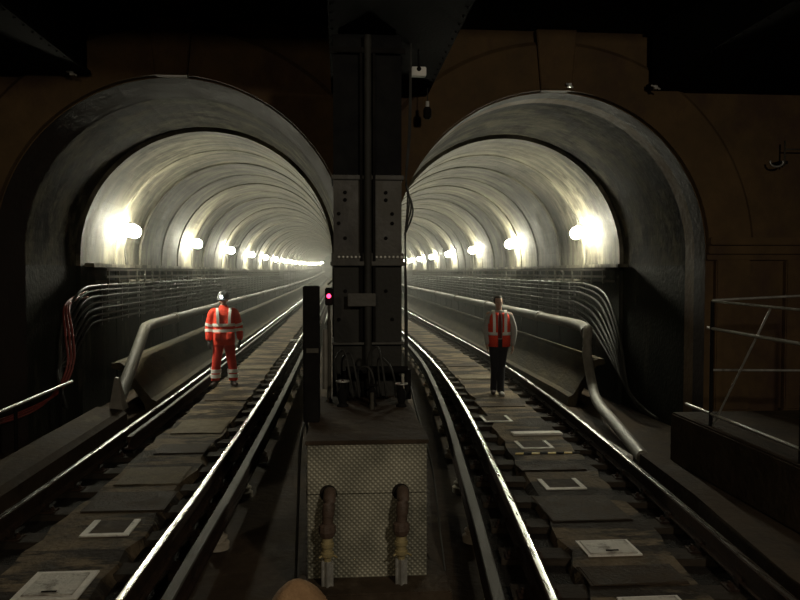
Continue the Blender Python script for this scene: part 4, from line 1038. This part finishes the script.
def person_right():
    P = empty('person', (2.84, 13.4, 0.0), math.radians(-6))
    tag(P, 'person in open orange vest, pale shirt and dark trousers standing on the right track', 'person')
    HN = (-0.02, -0.01, 1.655)
    hips = {-1: (-0.085, 0, 0.92), 1: (0.085, 0, 0.92)}
    knee = {-1: (-0.075, -0.03, 0.50), 1: (0.045, 0.0, 0.50)}
    ank = {-1: (-0.085, 0.10, 0.09), 1: (0.02, -0.10, 0.09)}
    sh = {-1: (-0.185, 0, 1.44), 1: (0.19, 0, 1.43)}
    el = {-1: (-0.235, 0.03, 1.16), 1: (0.265, 0.0, 1.15)}
    wr = {-1: (-0.22, -0.05, 0.92), 1: (0.235, -0.05, 0.90)}
    bm = BM()
    loft(bm, [((0, 0, 0.86), 0.15, 0.10), ((0, 0, 0.95), 0.16, 0.11), ((0, 0, 1.12), 0.14, 0.10), ((0, 0, 1.32), 0.165, 0.11), ((0, 0, 1.43), 0.15, 0.095), ((0, 0, 1.50), 0.07, 0.065)])
    limb(bm, [(0, 0, 1.46), (-0.015, -0.005, 1.60)], [0.056, 0.054])
    T = head(bm, HN, math.radians(10), math.radians(4))
    for s in (-1, 1):
        limb(bm, [hips[s], knee[s], ank[s]], [0.08, 0.055, 0.04])
        limb(bm, [sh[s], el[s], wr[s]], [0.053, 0.04, 0.028])
        limb(bm, [(ank[s][0], ank[s][1] + 0.03, 0.05), (ank[s][0] + s * 0.02, ank[s][1] - 0.13, 0.04)], [0.038, 0.033])
        hand(bm, wr[s], s)
    remesh(obj('body', bm, M['skin'], P), 0.009, 3)
    bm = BM()
    loft(bm, [((0, 0, 0.80), 0.15, 0.115), ((0, 0, 0.90), 0.165, 0.125), ((0, 0, 1.04), 0.152, 0.115)])
    for s in (-1, 1):
        loft(bm, [((ank[s][0], ank[s][1], 0.07), 0.066, 0.085), ((ank[s][0], ank[s][1] * 0.9, 0.16), 0.062, 0.078), ((knee[s][0], knee[s][1] + 0.01, 0.50), 0.07, 0.078), ((knee[s][0] + s * 0.012, 0, 0.70), 0.085, 0.095), ((s * 0.085, 0, 0.90), 0.095, 0.11)], n=16)
    remesh(obj('trousers', bm, M['navy'], P), 0.012, 3)
    # shirt with sleeves
    bm = BM()
    loft(bm, [((0, 0, 0.98), 0.155, 0.118), ((0, 0, 1.12), 0.155, 0.115), ((0, 0, 1.32), 0.18, 0.125), ((0, 0, 1.42), 0.175, 0.115), ((0, 0, 1.48), 0.12, 0.09), ((0, 0, 1.52), 0.068, 0.068)])
    for s in (-1, 1):
        limb(bm, [(s * 0.15, 0, 1.43), (s * 0.195, 0, 1.38), el[s], (wr[s][0], wr[s][1], wr[s][2] + 0.02)], [0.062, 0.066, 0.056, 0.044], 14)
    st = remesh(obj('shirt', bm, M['shirt'], P), 0.011, 3)
    bm = BM(); loft(bm, [((0.0, -0.118, 1.02), 0.035, 0.012), ((0, -0.128, 1.3), 0.028, 0.012), ((0, -0.10, 1.47), 0.018, 0.014)], n=10)
    obj('tie', bm, M['maroon'], P, smooth=True)
    # vest: open front shell
    bm = BM()
    secs = [(0.87, 0.190, 0.150), (0.98, 0.188, 0.146), (1.12, 0.182, 0.140), (1.28, 0.196, 0.146), (1.36, 0.198, 0.142), (1.42, 0.180, 0.13), (1.475, 0.135, 0.108)]
    n = 40; rows = []
    for z, a_, b_ in secs:
        row = []
        for k in range(n + 1):
            th = -PI / 2 + 0.22 + (2 * PI - 0.40) * k / n
            row.append(bm.verts.new((a_ * math.cos(th), b_ * math.sin(th), z)))
        rows.append(row)
    for i in range(len(rows) - 1):
        for k in range(n):
            th = -PI / 2 + 0.22 + (2 * PI - 0.40) * (k + .5) / n
            side = abs(math.cos(th)) > 0.86
            if i >= 3 and side: continue
            bm.faces.new((rows[i][k], rows[i][k + 1], rows[i + 1][k + 1], rows[i + 1][k]))
    bmesh.ops.delete(bm, geom=[v for v in bm.verts if not v.link_faces], context='VERTS')
    vs_ = obj('vest', bm, M['hivis'], P, smooth=True)
    so = vs_.modifiers.new('solid', 'SOLIDIFY'); so.thickness = 0.012; so.offset = 1.0
    bm = BM(); loft(bm, [((0, 0, 1.075), 0.2, 0.156), ((0, 0, 1.13), 0.2, 0.156)], n=36)
    kill = [f for f in bm.faces if len(f.verts) > 4 or (abs(f.calc_center_median().x) < 0.04 and f.calc_center_median().y < 0)]
    bmesh.ops.delete(bm, geom=kill, context='FACES')
    o = obj('reflective_band', bm, M['reflect'], vs_, smooth=True); so = o.modifiers.new('solid', 'SOLIDIFY'); so.thickness = 0.006
    for s in (-1, 1):
        bm = BM(); pr_ = None
        pts = [(s * 0.10, -0.142, 1.12), (s * 0.10, -0.144, 1.25), (s * 0.102, -0.138, 1.36), (s * 0.105, -0.105, 1.455), (s * 0.108, 0.0, 1.505), (s * 0.105, 0.10, 1.46), (s * 0.1, 0.14, 1.36), (s * 0.1, 0.148, 1.12)]
        for p in smooth_path(pts, 3):
            nrm = (p - Vector((p.x, 0, 1.25))).normalized()
            row = [bm.verts.new(p + Vector((dx_, 0, 0)) + nrm * h_) for dx_, h_ in ((-0.025, -0.005), (0.025, -0.005), (0.025, 0.016), (-0.025, 0.016))]
            if pr_:
                for k in range(4): bm.faces.new((pr_[k], pr_[(k + 1) % 4], row[(k + 1) % 4], row[k]))
            else: bm.faces.new(row)
            pr_ = row
        bm.faces.new(pr_); obj('reflective_brace', bm, M['reflect'], vs_)
    for s in (-1, 1):
        bm = BM(); ax, ay = ank[s][0], ank[s][1]
        limb(bm, [(ax, ay + 0.035, 0.045), (ax + s * 0.01, ay - 0.06, 0.045), (ax + s * 0.025, ay - 0.15, 0.038)], [0.044, 0.046, 0.038], 12)
        ball(bm, (ax, ay + 0.01, 0.07), 0.05)
        for v in bm.verts: v.co.z = max(v.co.z, 0.004)
        o = remesh(obj('shoe', bm, M['shirt'] if s == 1 else M['boot'], P), 0.010, 2)
        if s == 1: o['label'] = 'pale shoe'
    bm = BM()
    bmesh.ops.create_uvsphere(bm, u_segments=24, v_segments=16, radius=0.096, matrix=T @ Matrix.Translation((0, 0.018, 0.036)) @ Matrix.Diagonal((0.9, 1.08, 1.0, 1)))
    Ti = T.inverted()
    kill = [v for v in bm.verts if ((Ti @ v.co).y < -0.045 and (Ti @ v.co).z < 0.075) or (Ti @ v.co).z < -0.03 - 0.3 * min(0, (Ti @ v.co).y)]
    bmesh.ops.delete(bm, geom=kill, context='VERTS')
    o = obj('hair', bm, M['hair'], P, smooth=True); so = o.modifiers.new('solid', 'SOLIDIFY'); so.thickness = 0.01
    for s in (-1, 1):
        bm = BM(); bmesh.ops.create_uvsphere(bm, u_segments=10, v_segments=6, radius=0.011, matrix=T @ Matrix.Translation((s * 0.031, -0.074, 0.006)))
        obj('eye', bm, M['eye'], P, smooth=True)
    return P
person_right()

# ------------------------------------------------------------------ damp haze hanging in the bores
def haze(name, x0, x1, side):
    m = bpy.data.materials.new('damp_haze'); m.use_nodes = True; nt = m.node_tree; nt.nodes.clear()
    out = nt.nodes.new('ShaderNodeOutputMaterial'); v = nt.nodes.new('ShaderNodeVolumeScatter')
    v.inputs['Color'].default_value = (0.95, 0.97, 0.93, 1); v.inputs['Density'].default_value = HAZE; v.inputs['Anisotropy'].default_value = 0.3
    nt.links.new(v.outputs[0], out.inputs['Volume'])
    bm = BM(); bx(bm, x0, x1, 12.6, YEND + 2.5, -0.2, 6.3)
    o = obj(name, bm, m); tag(o, 'thin damp haze hanging along the %s tunnel' % side, 'haze', kind='stuff')
HAZE = 0.005
haze('haze', -4.35, 0.2, 'left'); haze('haze', 0.6, 5.05, 'right')

# ------------------------------------------------------------------ station light behind and above the viewer (warm), and an added fill
def unseen_warm_light(loc, energy, size, col, target):
    ld = bpy.data.lights.new('unseen_warm_light', 'AREA'); ld.energy = energy; ld.size = size; ld.color = col
    lo = bpy.data.objects.new('unseen_warm_light', ld); COL.objects.link(lo); lo.location = loc
    lo.rotation_euler = (Vector(target) - Vector(loc)).to_track_quat('-Z', 'Y').to_euler()
unseen_warm_light((2.6, -1.0, 4.35), 112, 0.4, (1.0, 0.87, 0.68), (1, 8, 2.0))
unseen_warm_light((-1.9, -2.0, 4.75), 45, 0.4, (1.0, 0.80, 0.55), (-3, 9, 3.5))  # added unseen fill, brightens the left side of the portal

w = bpy.data.worlds.new('world'); SC.world = w; w.use_nodes = True
w.node_tree.nodes['Background'].inputs['Color'].default_value = (0.02, 0.02, 0.022, 1)
w.node_tree.nodes['Background'].inputs['Strength'].default_value = 0.0

# ------------------------------------------------------------------ camera
cam = bpy.data.cameras.new('camera'); co = bpy.data.objects.new('camera', cam); COL.objects.link(co)
cam.sensor_width = 36; cam.lens = 36 * 760 / 800; cam.clip_start = 0.05; cam.clip_end = 400
co.location = (0, 0, 2.2)
co.rotation_euler = (PI / 2 - math.atan(28 / 760), 0, -math.atan(60 / 760))
SC.camera = co
vs = SC.view_settings
vs.view_transform = 'Standard'; vs.look = 'None'; vs.exposure = 0.0; vs.gamma = 1.0; vs.use_curve_mapping = False
